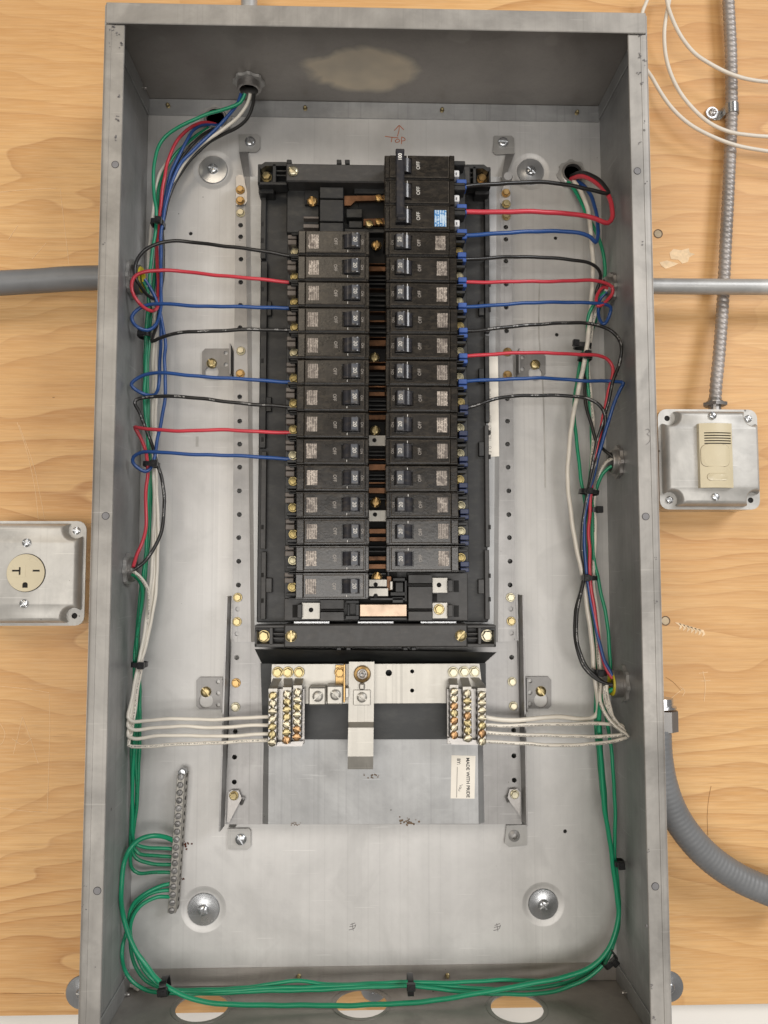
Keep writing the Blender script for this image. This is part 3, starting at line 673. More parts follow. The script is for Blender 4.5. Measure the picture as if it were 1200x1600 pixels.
# keyhole tabs at the sides
for kx, flip in (((316, 545, 362, 591), 1), ((808, 552, 852, 590), -1), ((307, 1058, 350, 1108), 1), ((820, 1057, 861, 1107), -1)):
    x0, y0, x1, y1 = kx; c = 5
    out = [(x0 + c, y0), (x1, y0), (x1, y1), (x0 + c, y1), (x0, y1 - c), (x0, y0 + c)] if flip > 0 else [(x0, y0), (x1 - c, y0), (x1, y0 + c), (x1, y1 - c), (x1 - c, y1), (x0, y1)]
    sx_ = x0 + 15 if flip > 0 else x1 - 16; sy_ = y0 + 23; hx = x1 - 9 if flip > 0 else x0 + 8
    if y0 < 600 and flip < 0: sy_ = 570
    H = [circ(*P2(sx_, sy_ + 14, -.002), .0075, 20)] + [circ(*P2(hx, yy, -.002), .0023, 10) for yy in (y0 + 7, y0 + 25, y0 + 43) if yy < y1 - 3]
    MB().plate([P2(x, y, -.002) for x, y in out], H, -.0032, -.0016).build('keyhole_tab', M['tabdark'], pan, smooth=0)
    wx = x1 if flip > 0 else x0
    p, q = at(wx, y0, -.003), at(wx, y1, -.003); f = Vector((.0008 * flip, -.020, 0)); w = Vector((.0014 * flip, 0, 0))
    mb = MB(); mb.add([p, q, q + f, p + f, p + w, q + w, q + f + w, p + f + w], [(0, 1, 2, 3), (4, 5, 6, 7), (0, 1, 5, 4), (1, 2, 6, 5), (2, 3, 7, 6), (3, 0, 4, 7)]); mb.build('tab_bend', M['tabdark'], pan, smooth=0)
    screw('slotbig', 'brass', pan, at(sx_, sy_, -.0032), 50, 'tab_screw', .78)
p = at(790, 285, -.02); MB().lathe([(.0055, 0), (.0055, -.012), (.0045, -.014), (0, -.014)], p, seg=16).build('stud', M['pan'], pan)
# ------------------------------------------------------------------ lettering
TXT = {}
def text_mesh(s, size, mat, rot=-90, bold=0.0, sx=1.0):
    k = (s, size, mat, rot, sx)
    if k in TXT: return TXT[k]
    cu = bpy.data.curves.new('text', 'FONT'); cu.body = s; cu.size = size; cu.align_x = 'CENTER'; cu.align_y = 'CENTER'; cu.extrude = .00004; cu.offset = bold; cu.resolution_u = 3
    o = bpy.data.objects.new('text', cu); COL.objects.link(o); bpy.context.view_layer.update()
    me = bpy.data.meshes.new_from_object(o.evaluated_get(bpy.context.evaluated_depsgraph_get()))
    bpy.data.objects.remove(o); bpy.data.curves.remove(cu)
    me.transform(Matrix.Rotation(math.radians(rot), 4, 'Y') @ Matrix.Rotation(math.radians(90), 4, 'X') @ Matrix.Diagonal((sx, 1, 1, 1)))
    me.materials.clear(); me.materials.append(M[mat]); me.name = 'lettering'
    TXT[k] = me; return me
def lettering(s, size, mat, parent, pos, rot=-90, bold=.00006, sx=1.0, name='lettering'): return link(name, text_mesh(s, size, mat, rot, bold, sx), parent, pos)

# ------------------------------------------------------------------ breaker base with its bus bars
YF = -.108; PIT = .0254
XC = at(590, 630, YF).x; COLX = at(660, 630, YF).x - XC
Z0 = at(660, 379.5, YF).z
def pbox(mb, x0, y0, x1, y1, Yf, Yb, bev=.0005):
    a, b_ = at(x0, y0, Yf), at(x1, y1, Yf); return mb.box(a.x, b_.x, Yf, Yb, a.z, b_.z, bev)
base = thing('breaker_base', 'black plastic breaker base with copper bus down the middle and bars at both ends', 'breaker base', at(590, 1010, YP))
YB = -.046
mb = MB(); pbox(mb, 409, 268, 763, 972, YB, YP - .0002, .001); mb.build('base_slab', M['base'], base)
for x0, x1, Ls in ((408, 415, ((300, 404), (408, 700), (705, 858), (862, 968))), (757, 765.5, ((300, 400), (404, 520), (524, 660), (664, 855), (859, 968)))):
    for a, b_ in Ls:
        mb = MB(); pbox(mb, x0, a, x1, b_, YB - .006, YB + .0002, .0006); mb.build('side_wall_strip', M['bar'] if b_ > 700 else M['base'], base)
for x0, x1, y0 in ((415, 425, 903), (747, 757, 905), (415, 424, 620), (748, 757, 690), (415, 424, 470), (748, 757, 470), (748, 757, 575)):
    mb = MB(); pbox(mb, x0, y0, x1, y0 + 23, YB - .0045, YB + .0002, .0006); mb.build('latch', M['bar'] if y0 > 800 else M['base'], base)
for x, y in ((408, 346), (408, 372), (408, 448), (408, 560), (408, 683), (408, 820), (408, 895), (408, 935), (763, 440), (763, 480), (763, 672), (763, 710), (763, 820), (763, 896), (763, 933)):
    mb = MB(); pbox(mb, x, y, x + 4, y + 7, YB - .0063, YB - .004, .0002); mb.build('notch', M['dark'], base)
# middle channel
mb = MB(); pbox(mb, 560, 290, 620, 968, -.050, YB + .0002); mb.build('channel_floor', M['dark'], base)
for x0, x1 in ((571.5, 575), (605, 608.5)):
    mb = MB(); pbox(mb, x0, 365, x1, 900, -.066, -.049); mb.build('channel_wall', M['base'], base)
for y0, y1, m in ((411, 413, 'copper'), (416, 424, 'copper'), (450.5, 452, 'copper'), (486, 488, 'copper'), (500, 503.5, 'copper'), (526, 528, 'copper'), (531, 541, 'copper'), (565, 567, 'copper'), (571, 578, 'copper'), (602.5, 605.5, 'copper'), (612, 619, 'copper'),
                  (642, 644, 'copper'), (648, 656, 'copper'), (680, 697, 'tin'), (716.5, 719, 'copper'), (725, 735, 'copper'), (753, 756, 'copper'), (762, 771, 'copper'), (797, 815, 'tin'), (826, 834, 'copper'), (839, 846, 'copper'), (869, 876, 'copper'), (881, 889, 'copper')):
    mb = MB(); pbox(mb, 576, y0, 603.5, y1, -.060 - (.002 if m == 'tin' else 0), -.049, .0004); mb.build('bus_bar', M[m], base)
for y in (430, 436, 442, 460, 468, 476, 510, 518, 585, 592, 598, 625, 632, 638, 704, 710, 741, 747, 778, 853, 860, 895):
    mb = MB(); pbox(mb, 576, y, 603.5, y + 3.2, -.057, -.049, .0004); mb.build('insulator_rib', M['base'], base)
for x, y, m in ((588, 384, 'gold'), (585, 559, 'brass'), (586, 673, 'brass'), (587, 785, 'gold'), (589, 902, 'gold')): screw('lug', m, base, at(x, y, -.058), 100, 'bus_screw', 1.25)
for x, y in ((585, 688), (586, 804)):
    MB().lathe([(.0022, 0), (.0022, -.0006)], at(x, y, -.0621), seg=12).build('bus_hole', M['dark'], base)
# empty places, upper left
for y0, y1 in ((292, 310), (311.5, 346), (347.5, 364)):
    mb = MB(); pbox(mb, 499.5, y0, 536.5, y1, -.070, YB + .0002, .0006); mb.build('stab_cover', M['base'], base)
mb = MB(); pbox(mb, 448, 292, 498.5, 364, -.056, YB + .0002, .001); mb.build('stab_floor', M['base'], base)
mb = MB(); pbox(mb, 476, 297, 498, 320, -.060, -.0555, .0004); mb.build('stab_pocket', M['dark'], base)
screw('lug', 'gold', base, at(488, 315, -.0605), 80, 'stab_screw', 1.3)
for y0, y1 in ((338, 341.5), (350, 356)):
    mb = MB(); pbox(mb, 474, y0, 498, y1, -.064, -.055, .0004); mb.build('stab_clip', M['clip_grey'], base)
for pts, m in (([(538, 306), (600, 305.5), (600, 313), (555, 314), (548, 321), (538, 321)], 'copper'), ([(568, 342), (600, 341), (600, 352), (568, 352)], 'copper')):
    mb = MB(); mb.plate([P2(x, y, -.064) for x, y in pts], [], -.064, -.060); mb.build('bus_stab', M[m], base, smooth=0)
for x, y, m in ((592, 310, 'gold'), (592, 347, 'gold'), (577, 350, 'brass')): screw('lug', m, base, at(x, y, -.066), 30, 'stab_screw', 1.0)
for x0, y0, x1, y1 in ((541, 326, 566, 340), (545, 345, 566, 356), (538, 357, 600, 364), (553, 279, 600, 303)):
    mb = MB(); pbox(mb, x0, y0, x1, y1, -.062, YB + .0002, .0006); mb.build('stab_housing', M['base'], base)
# empty places, bottom
def plat(name, x0, y0, x1, y1, Yf, m, Yb=None, bev=.0006):
    mb = MB(); pbox(mb, x0, y0, x1, y1, Yf, Yb if Yb is not None else YB + .0002, bev); return mb.build(name, M[m], base)
plat('stab_floor', 636, 895, 731, 970, -.056, 'bar'); plat('stab_floor', 444, 935, 560, 970, -.056, 'bar')
for y0, y1 in ((898, 911.5), (912.5, 913.8), (916.5, 951), (952, 953.3), (955.5, 970)): plat('stab_cover', 638, y0, 675.5, y1, -.070 if y1 - y0 > 3 else -.067, 'bar', bev=.0004)
for y0, y1 in ((937, 951.5), (952.3, 953.6), (956, 970)): plat('stab_cover', 500, y0, 537.5, y1, -.070 if y1 - y0 > 3 else -.067, 'bar', bev=.0004)
for x0, y0, x1, y1, hx, hy in ((676, 903, 699, 926, 686, 914), (676, 942, 699, 966, 686, 953), (472, 942, 499.5, 967, 486, 953)):
    a, b_ = P2(x0, y0, -.0635), P2(x1, y1, -.0635)
    MB().plate([(a[0], a[1]), (b_[0], a[1]), (b_[0], b_[1]), (a[0], b_[1])], [circ(*P2(hx, hy, -.0635), .0024, 14)], -.0635, -.056).build('stab_plate', M['tin'], base, smooth=0)
    MB().lathe([(.003, -.0605), (.003, -.0595)], Vector((P2(hx, hy, -.0635)[0], 0, P2(hx, hy, -.0635)[1])), seg=12).build('plate_hole', M['dark'], base)
for x0, x1, y0, y1 in ((699.5, 708, 906, 925), (699.5, 708, 945, 964), (464.5, 472, 944, 966)): plat('hook', x0, y0, x1, y1, -.068, 'bar')
for x0, x1, y0, y1 in ((709, 717, 907, 925), (709, 717, 946, 964), (457, 464, 945, 965), (676, 683, 928, 940)): plat('pocket', x0, y0, x1, y1, -.0565, 'dark', bev=0)
screw('hex', 'brass', base, at(686, 952, -.0637), 15, 'stab_bolt', 1.15)
plat('bus_bar', 562, 944, 636, 963.5, -.066, 'copper_pale'); plat('bus_bar', 576, 905, 605, 917, -.062, 'tin'); plat('bus_bar', 576, 918.5, 607, 932, -.066, 'tin'); plat('bus_bar', 604, 900, 612, 923, -.060, 'copper'); plat('bus_bar', 609, 908, 614, 922, -.066, 'tin')
for x0, y0, x1, y1 in ((614, 903, 636, 908), (618, 910, 630, 925), (610, 925, 634, 931), (632, 903, 636, 940), (613, 933, 630, 942), (540, 938, 561, 943), (540, 962, 561, 968), (543, 944, 546, 962), (556, 944, 561, 962), (578, 934, 634, 938), (562, 965, 636, 969)):
    plat('stab_housing', x0, y0, x1, y1, -.066, 'base', bev=.0004)
for x, y in ((587, 913.5), (587, 931)): MB().lathe([(.0022, 0), (.0022, -.0008)], at(x, y, -.0662 if y > 920 else -.0622), seg=12).build('bus_hole', M['dark'], base)
# end bars
YE = -.076
def ear(x0, x1, y0, y1, out):
    mb = MB(); c = 14 if y0 < 600 else 0
    # frame of an open pocket: back plate and walls
    pbox(mb, x0, y0 + 4, x1, y1 - 2, YE + .018, YB + .0002, .0006)
    w = 3.2
    if c:
        pts = [(x0, y0 + 9), (x0 + 11, y0 + 1), (x1, y0 + 1), (x1, y0 + 7), (x0 + 12, y0 + 7), (x0 + 5, y0 + 12)] if out < 0 else [(x1, y0 + 9), (x1 - 11, y0 + 1), (x0, y0 + 1), (x0, y0 + 7), (x1 - 12, y0 + 7), (x1 - 5, y0 + 12)]
        mb.plate([P2(x, y, YE + .004) for x, y in pts], [], YE + .004, YE + .02)
    else: pbox(mb, x0, y0, x1, y0 + 4, YE + .004, YE + .02, .0004)
    pbox(mb, x0, y1 - 5, x1, y1, YE + .004, YE + .02, .0004)
    if out < 0: pbox(mb, x0, y0 + 9, x0 + w, y1, YE + .004, YE + .02, .0004); pbox(mb, x0 + 23, y0 + 4, x0 + 28, y1 - 3, YE + .004, YE + .02, .0004)
    else: pbox(mb, x1 - w, y0 + 9, x1, y1, YE + .004, YE + .02, .0004); pbox(mb, x1 - 28, y0 + 4, x1 - 23, y1 - 3, YE + .004, YE + .02, .0004)
    ym = (y0 + y1) / 2
    for yy in (ym - 5, ym + 2): pbox(mb, x0 + 28 if out < 0 else x0, yy, x1 if out < 0 else x1 - 28, yy + 2.5, YE + .007, YE + .02, .0004)
    mb.build('end_bar_ear', M['base'] if c else M['bar'], base)
mb = MB(); pbox(mb, 447, 255, 735, 287, YE, YB, .0012); mb.build('end_bar', M['bar'], base)
for x in (448, 526, 539): plat('tab', x, 249, x + 7.5, 256, YE + .003, 'base', bev=.0005)
ear(403, 448, 252, 289, -1); ear(722, 767, 256, 291, 1)
plat('ear_skirt', 404, 287, 428, 302, YE + .014, 'base'); plat('ear_skirt', 742, 289, 765, 304, YE + .014, 'base')
screw('hex', 'brass', base, at(416.5, 277, YE + .0178), 0, 'ear_bolt', 1.2); screw('slot', 'pale', base, at(458, 268, YE - .0002), 40, 'bar_screw', 1.25); screw('hex', 'gold', base, at(753, 280, YE + .0178), 10, 'ear_bolt', 1.2)
mb = MB(); pbox(mb, 444, 976, 730.5, 1011, YE, YB, .0012); mb.build('end_bar', M['bar'], base)
ear(398, 444.5, 977, 1011, -1); ear(730, 775, 977, 1011, 1)
screw('hex', 'brass', base, at(412.5, 994, YE + .0178), 20, 'ear_bolt', 1.35); screw('slot', 'brass', base, at(455, 994, YE - .0002), 90, 'bar_screw', 1.3)
screw('slot', 'brass', base, at(720, 993, YE - .0002), -50, 'bar_screw', 1.3); screw('hex', 'pale', base, at(761, 993, YE + .0178), 0, 'ear_bolt', 1.35)
for x in (526, 541, 630, 643): plat('clip', x, 1011.5, x + 7, 1016, YE + .004, 'base', bev=.0004)
for x0, x1 in ((459, 515), (559, 615), (657, 713)): plat('spacer', x0, 971, x1, 976, -.060, 'zinc', bev=.0003)

# ------------------------------------------------------------------ circuit breakers
mm = .001
def bx(mb, x0, x1, y0, y1, z0, z1, bev=.4): return mb.box(x0 * mm, x1 * mm, y0 * mm, y1 * mm, z0 * mm, z1 * mm, bev * mm)
EDGE = []
def faceplate(mb, x0, x1, z0, z1, y0, y1, holes, ch=.7):
    outer = [(x0 + ch, z0 + ch), (x1 - ch, z0 + ch), (x1 - ch, z1 - ch), (x0 + ch, z1 - ch)]; full = [(x0, z0), (x1, z0), (x1, z1), (x0, z1)]
    S_ = lambda L: [(u * mm, v * mm) for u, v in L]
    loops = [S_(outer)] + [S_(h) for h in holes]
    tri = tessellate_polygon([[Vector((p[0], p[1], 0)) for p in L] for L in loops]); flat = [p for L in loops for p in L]
    mb.add([(u, y0 * mm, v) for u, v in flat], [tuple(t) for t in tri])
    A_, B_, C_ = [[(u, h * mm, v) for u, v in S_(L)] for L, h in ((outer, y0), (full, y0 + ch), (full, y1))]
    mb.loft([B_, C_], False, False); EDGE.clear(); EDGE.append(MB().loft([A_, B_], False, False))
    for h in holes: mb.loft([[(u, y0 * mm, v) for u, v in S_(h)], [(u, y1 * mm, v) for u, v in S_(h)]], False, False)
    return mb
HANDLE = [(-26, 4.5), (-25.2, -4.4), (-24, -5.7), (-18.2, -6.3), (-17, -5.4), (-16, -3.7), (-14, -3.3), (-12, -2.5), (-10.4, -.9), (-9.7, 1.5), (-9.5, 4.5)]
def handle_mesh(z0, z1):
    return MB().prism([(u * mm, w * mm) for u, w in HANDLE], z0 * mm, z1 * mm, lambda u, w, z: (u, w, z))
def put(name, me, parent, loc=(0, 0, 0)):
    o = bpy.data.objects.new(name, me); COL.objects.link(o); o.parent = parent; o.location = loc; return o
BM = {}
def breaker_meshes():
    mb = MB(); bx(mb, -34.3, 34.2, 4.2, 61.6, -12.45, 12.45, .6); bx(mb, -34.6, -31.2, 2.2, 5, -11.4, 11.4, .5)
    BM['body'] = mb.mesh('body', M['black'])
    mb = MB(); sl = [(-26.6, -7.3), (-8.6, -7.3), (-8.6, 7.3), (-26.6, 7.3)]
    faceplate(mb, -30.0, 26.4, -10.6, 10.6, 0, 4.4, [sl])
    for a in (((10.2, 10.5), (-7, 6.6)), ((10.2, 14), (6.4, 6.7)), ((25.0, 25.3), (-9, 9)), ((-29, -28.7), (-9, 9))): bx(mb, *a[0], -.12, .2, *a[1], 0)
    BM['face'] = mb.mesh('face', M['black']); BM['edge'] = EDGE[0].mesh('worn_edge', M['edge'])
    mb = MB(); bx(mb, 26.8, 33.7, 1.0, 5, -11.2, 11.2, .6); bx(mb, 26.7, 34.1, 3.2, 5, -12.2, 12.2, .4); BM['cover'] = mb.mesh('terminal_cover', M['black'])
    BM['handle'] = handle_mesh(-6.6, 6.6).mesh('handle', M['handle'], 50)
    mb = MB(); bx(mb, -24.2, -17.9, -.25, .3, -5.9, 5.9, .15)
    for v in mb.v: v.y += (-5.95 + (v.x / mm + 21) * -.1) * mm
    BM['cap'] = mb.mesh('handle_cap', M['handle_top'])
    mb = MB(); bx(mb, 14.0, 24.2, -.18, .1, -7.0, 7.0, .05); BM['label'] = mb.mesh('rating_label', M['label'])
    mb = MB(); bx(mb, -14.2, -13.7, -.14, .1, 7.9, 10.0, 0); BM['mark'] = mb.mesh('index_mark', M['white_print'])
    mb = MB(); bx(mb, 34.3, 47.0, 27, 61.4, -12.3, 12.3, .5)
    for s_ in (-1, 1): bx(mb, 34.3, 41.5, 10, 27.3, s_ * 11.0, s_ * 12.35, .4)
    bx(mb, 34.3, 44.0, 14, 27.2, 6.6, 9.4, .4)
    BM['terminal'] = mb.mesh('terminal_block', M['base'])
    for k in ('clip_blue', 'clip_grey', 'clip_blue_shade'):
        mb = MB(); bx(mb, 36.8, 45.4, 14, 28, -7.6, -2.6, .6); bx(mb, 36.8, 45.4, 14, 28, -12.6, -8.6, .6); BM[k] = mb.mesh('wire_clip', M[k])
breaker_meshes()
def breaker(loc, flip, label, group, clip, number_mat, scr):
    loc = Vector(loc) + Vector((random.uniform(-.0005, .0005), random.uniform(-.0006, .0004), random.uniform(-.00018, .00018)))
    t = thing('circuit_breaker', label, 'circuit breaker', loc, group)
    put('body', BM['body'], t); f_ = put('face', BM['face'], t); put('worn_edge', BM['edge'], f_); put('terminal_cover', BM['cover'], t); tb = put('terminal_block', BM['terminal'], t)
    h = put('handle', BM['handle'], t); put('handle_cap', BM['cap'], h); put('lettering', text_mesh('20', 5.2 * mm, 'print_b', -90, .00009, 1.0), h, (-21.1 * mm, -6.32 * mm, random.uniform(-.6, .6) * mm))
    put('rating_label', BM['label'], t, (random.uniform(-.5, .5) * mm, 0, random.uniform(-.4, .4) * mm)); put('index_mark', BM['mark'], t)
    put('lettering', text_mesh('OFF', 4.6 * mm, number_mat, -90, .00002, .85), t, (-2.2 * mm, -.06 * mm, random.uniform(-.5, .5) * mm))
    put('lettering', text_mesh('ON', 3.8 * mm, 'dim_print', -90, 0, .85), t, (-28.0 * mm, -.06 * mm, 0))
    put('wire_clip', BM[clip], tb)
    s_ = put('terminal_screw', fastener('term', 'term_a' if scr == 'brass' else 'term_b'), tb, (38.8 * mm, 22.5 * mm, 1.2 * mm)); s_.rotation_euler = (0, math.radians(random.uniform(-60, 60)), 0); s_.scale = (.9, .9, .9)
    t.rotation_euler = (random.uniform(-.012, .012), (math.pi if flip else 0) + random.uniform(-.004, .004), random.uniform(-.008, .008))
    return t
ORD = ['first', 'second', 'third', 'fourth', 'fifth', 'sixth', 'seventh', 'eighth', 'ninth', 'tenth', 'eleventh', 'twelfth', 'thirteenth', 'fourteenth']
LW = {0: 'black', 1: 'red', 2: 'blue', 3: 'black', 5: 'blue', 6: 'black', 7: 'red', 8: 'blue'}
RW = {0: None, 1: None}
RWIRE = {0: 'black', 1: 'red', 2: 'blue', 3: 'black', 4: 'red', 5: 'blue', 6: 'black'}
random.seed(11)
for i in range(14):
    w = LW.get(i)
    lb = 'black single-pole breaker, %s from the top of left column, %s' % (ORD[i], ('fed by a %s wire' % w) if w else 'no wire on it')
    breaker((XC - COLX, YF, Z0 - i * PIT), True, lb, 'breakers in the left column', 'clip_grey', 'dim_print' if i % 3 else 'dim_print', 'brass' if i % 4 else 'pale')
for i in range(13):
    w = RWIRE.get(i)
    lb = 'black single-pole breaker, %s below the triple breaker in right column, %s' % (ORD[i], ('fed by a %s wire' % w) if w else 'no wire on it')
    breaker((XC + COLX, YF, Z0 - i * PIT), False, lb, 'breakers in the right column', 'clip_blue' if i < 6 else 'clip_blue_shade', 'dim_print', 'pale' if i % 3 else 'brass')
# three pole breaker
t = thing('three_pole_breaker', 'large black three-pole breaker rated 100 at the top of right column', 'circuit breaker', (XC + COLX, YF, Z0 + 2 * PIT))
P_ = 25.4
for k in (-1, 0, 1):
    z = k * P_
    mb = MB(); bx(mb, -36, 32.4, 3.2, 61.6, z - 12.6, z + 12.6, .5); mb_ = mb.mesh('body', M['black']); put('body', mb_, t)
    mb = MB(); sl = [(-25.6, z - 8.3), (-9.2, z - 8.3), (-9.2, z + 8.3), (-25.6, z + 8.3)]
    faceplate(mb, -30.4, 26.6, z - 10.8, z + 11.2, -.4, 3.6, [sl]); f_ = put('face', mb.mesh('face', M['black']), t); put('worn_edge', EDGE[0].mesh('worn_edge', M['edge']), f_)
    mb = MB(); bx(mb, 27.0, 32.2, .2, 4, z - 12.0, z + 12.0, .6); put('terminal_cover', mb.mesh('terminal_cover', M['black']), t)
    mb = MB(); bx(mb, -35.4, -31.0, 1.2, 4, z - 11, z + 11, .5); put('end_rib', mb.mesh('end_rib', M['black']), t)
    put('handle', handle_mesh(z - 6.8, z + 6.8).mesh('handle', M['handle'], 50), t)
    put('lettering', text_mesh('OFF', 5.0 * mm, 'print_b', -90, .00006, .95), t, (-3.2 * mm, -.46 * mm, (z + 1.0) * mm))
    mb = MB(); bx(mb, -14.2, -13.7, -.55, 0, z + 8.6, z + 10.8, 0); put('index_mark', mb.mesh('index_mark', M['white_print']), t)
    mb = MB(); bx(mb, 32.5, 46, 26, 61.4, z - 12.3, z + 12.3, .5); bx(mb, 32.5, 44, 10, 26.3, z + 7.5, z + 12.0, .5); bx(mb, 32.5, 44, 12, 26.3, z - 12.2, z - 9.4, .5); tb = put('terminal_block', mb.mesh('terminal_block', M['base']), t)
    mb = MB(); bx(mb, 33.0, 38.6, 14, 26, z - 2.2, z + 4.6, .8); put('screw_cover', mb.mesh('screw_cover', M['white_plastic']), tb)
    mb = MB(); bx(mb, 34.6, 36.6, 13.9, 15, z - 1, z + 2.2, .3); put('screw_slot', mb.mesh('screw_slot', M['hole_grey']), tb)
    mb = MB(); bx(mb, 36, 46, 15, 28, z - 8.6, z - 4.2, .6); bx(mb, 36, 46, 15, 28, z - 14.2, z - 10.4, .6); put('wire_clip', mb.mesh('wire_clip', M['clip_blue']), tb)
mb = MB(); bx(mb, -25.4, -17.2, -7.6, -4.6, -29, 37.5, 1.0); bx(mb, -24.8, -18.4, -8.4, -7.4, -27, 36.4, .4); bx(mb, -25.6, -17, -8.5, -3.5, 35, 39, .8); bx(mb, -24, -15.5, -9.0, -3.5, -32, -28.5, .8)
h = put('handle_tie', mb.mesh('handle_tie', M['handle']), t)
put('lettering', text_mesh('100', 5.0 * mm, 'white_print', -90, .0001, .95), h, (-21.2 * mm, -8.48 * mm, 30.5 * mm))
mb = MB(); bx(mb, 12.2, 23.8, -.62, -.2, -P_ - 9.2, -P_ + 7.2, .1); put('warning_label', mb.mesh('warning_label', M['label_blue']), t)

# ------------------------------------------------------------------ black barrier sheet
bar_ = thing('insulating_sheet', 'black insulating sheet bent out below the breakers, behind the neutral bar', 'insulating sheet', at(590, 1155, YQ))
a, b_ = [at(398, 1014, -.066), at(776, 1019, -.066)], [at(409, 1037, -.031), at(757, 1036, -.031)]
mb = MB(); n = Vector((0, .0012, -.0004)); mb.add([a[0], a[1], b_[1], b_[0], a[0] + n, a[1] + n, b_[1] + n, b_[0] + n], [(0, 1, 2, 3), (4, 5, 6, 7), (0, 1, 5, 4), (1, 2, 6, 5), (2, 3, 7, 6), (3, 0, 4, 7)]); mb.build('bent_flap', M['sheet'], bar_, smooth=0)
MB().plate([P2(407, 1036.5, -.031), P2(759, 1036, -.031), P2(760, 1155, -.031), P2(411, 1155.5, -.031)], [], -.031, -.0298).build('flat_sheet', M['sheet'], bar_, smooth=0)

# ------------------------------------------------------------------ neutral bar
neu = thing('neutral_bar', 'silver neutral plate with six strips of brass terminal screws below the breakers', 'neutral bar', at(590, 1100, -.032))
YN = -.046
MB().plate([P2(425, 1038, YN), P2(749, 1037, YN), P2(752, 1062, YN), P2(752, 1098, YN), P2(712, 1098.5, YN), P2(476, 1099.5, YN), P2(422, 1097, YN)],
           [circ(*P2(607.5, 1051.5, YN), .0033, 16), circ(*P2(644, 1049, YN), .0021, 12), circ(*P2(644, 1079, YN), .0021, 12)], YN, YN + .003).build('neutral_plate', M['tin'], neu, smooth=0)
for x0, x1 in ((426, 470), (706, 748)):
    mb = MB(); pbox(mb, x0, 1060, x1, 1096, YN + .0032, -.0312); mb.build('stand_off', M['base'], neu)
def strip(bolt, top, bot, w, sidex):
    Ys = -.066; a, b_ = at(*top, Ys), at(*bot, Ys); d = b_ - a; L = d.length; ang = math.atan2(d.x, -d.z)
    R_ = Matrix.Translation(a) @ Matrix.Rotation(-ang, 4, 'Y') if False else Matrix.Translation(a) @ Matrix.Rotation(-ang, 4, 'Y')
    hw_ = w / 1.58 / 2000
    mb = MB(); mb.box(-hw_, hw_, 0, .0125, -L, 0, .0006, R_); o = mb.build('terminal_strip', M['steel'], neu)
    # wire holes on the inner side
    for k in range(7):
        c = R_ @ Vector((sidex * hw_, .0075, -L * (k + .5) / 7))
        MB().lathe([(.0026, -.0002), (.0026, .0002)], c, axis='X', seg=12).build('wire_hole', M['dark'], o)
        c = R_ @ Vector((0, 0, -L * (k + .5) / 7)); screw('lug', random.choice(['lug_a', 'lug_a', 'lug_c', 'lug_c', 'lug_b']), o, c - Vector((0, .0001, 0)), random.uniform(-80, 80), 'terminal_screw', 1.0)
    # strap up to the plate
    p = at(bolt[0], bolt[1], YN); q = a
    mb = MB(); v = [p + Vector((0, -.0005, .006)), p + Vector((0, -.0006, -.006)), Vector((q.x, YN - .011, (p.z - .006) * .45 + q.z * .55)), Vector((q.x, -.0655, q.z + .003)), Vector((q.x, -.0655, q.z - .002))]
    for u, w_ in zip(v[:-1], v[1:]):
        hh = Vector((.0042, 0, 0)); n = Vector((0, .0018, .0004)); mb.add([u - hh, u + hh, w_ + hh, w_ - hh, u - hh + n, u + hh + n, w_ + hh + n, w_ - hh + n], [(0, 1, 2, 3), (4, 5, 6, 7), (0, 1, 5, 4), (1, 2, 6, 5), (2, 3, 7, 6), (3, 0, 4, 7)])
    mb.build('strap', M['tin'], neu, smooth=0)
    screw('hex', 'brass' if bolt[0] < 600 else 'pale', neu, p + Vector((0, -.0008, 0)), random.uniform(0, 60), 'plate_bolt', 1.15)
strip((434, 1050), (426.5, 1081), (425, 1166), 13.5, 1); strip((450, 1050), (448.5, 1079), (447.5, 1162), 13, 1); strip((467.5, 1050), (465, 1076), (463.5, 1157), 13, 1)
strip((708, 1050), (709.5, 1075), (709.5, 1154), 13, -1); strip((725, 1049), (730, 1078), (731, 1159), 13, -1); strip((741, 1049), (753, 1080), (753, 1164), 13.5, -1)
for pts in ([(419, 1160), (474, 1158), (472, 1166), (420, 1166)], [(700, 1154), (706, 1163), (757, 1164), (757, 1158), (704, 1152)]):
    MB().plate([P2(x, y, -.0595) for x, y in pts], [], -.0600, -.040).build('strip_bracket', M['steel'], neu, smooth=0)
for x0, x1 in ((419, 476), (698, 758)):
    mb = MB(); pbox(mb, x0, 1076, x1, 1162, -.0528, -.0508, .0004); mb.build('strip_back', M['steel'], neu)
# two small lugs
for x0, y0, x1, y1, sy, ang in ((482, 1074, 509, 1102, 1088, -40), (510.5, 1071.5, 536, 1101, 1085.5, 40)):
    mb = MB(); pbox(mb, x0, y0, x1, y1, -.064, YN + .0002, .0012); o = mb.build('lug', M['tin'], neu); screw('slotbig', 'tin', o, at((x0 + x1) / 2 + 1, sy, -.0642), ang, 'lug_screw', .75)
mb = MB(); pbox(mb, 524, 1039, 539, 1072, -.0485, YN - .0002, .0004); pbox(mb, 536.5, 1038, 539.5, 1098, -.060, YN - .0002, .0004); mb.build('bonding_bracket', M['gold'], neu)
screw('hex', 'gold', neu, at(531, 1050.5, -.0487), 0, 'plate_bolt', 1.15)
mb = MB(); pbox(mb, 539.8, 1075, 545, 1090, -.058, YN - .0002, .0004); mb.build('bonding_tab', M['tin'], neu)
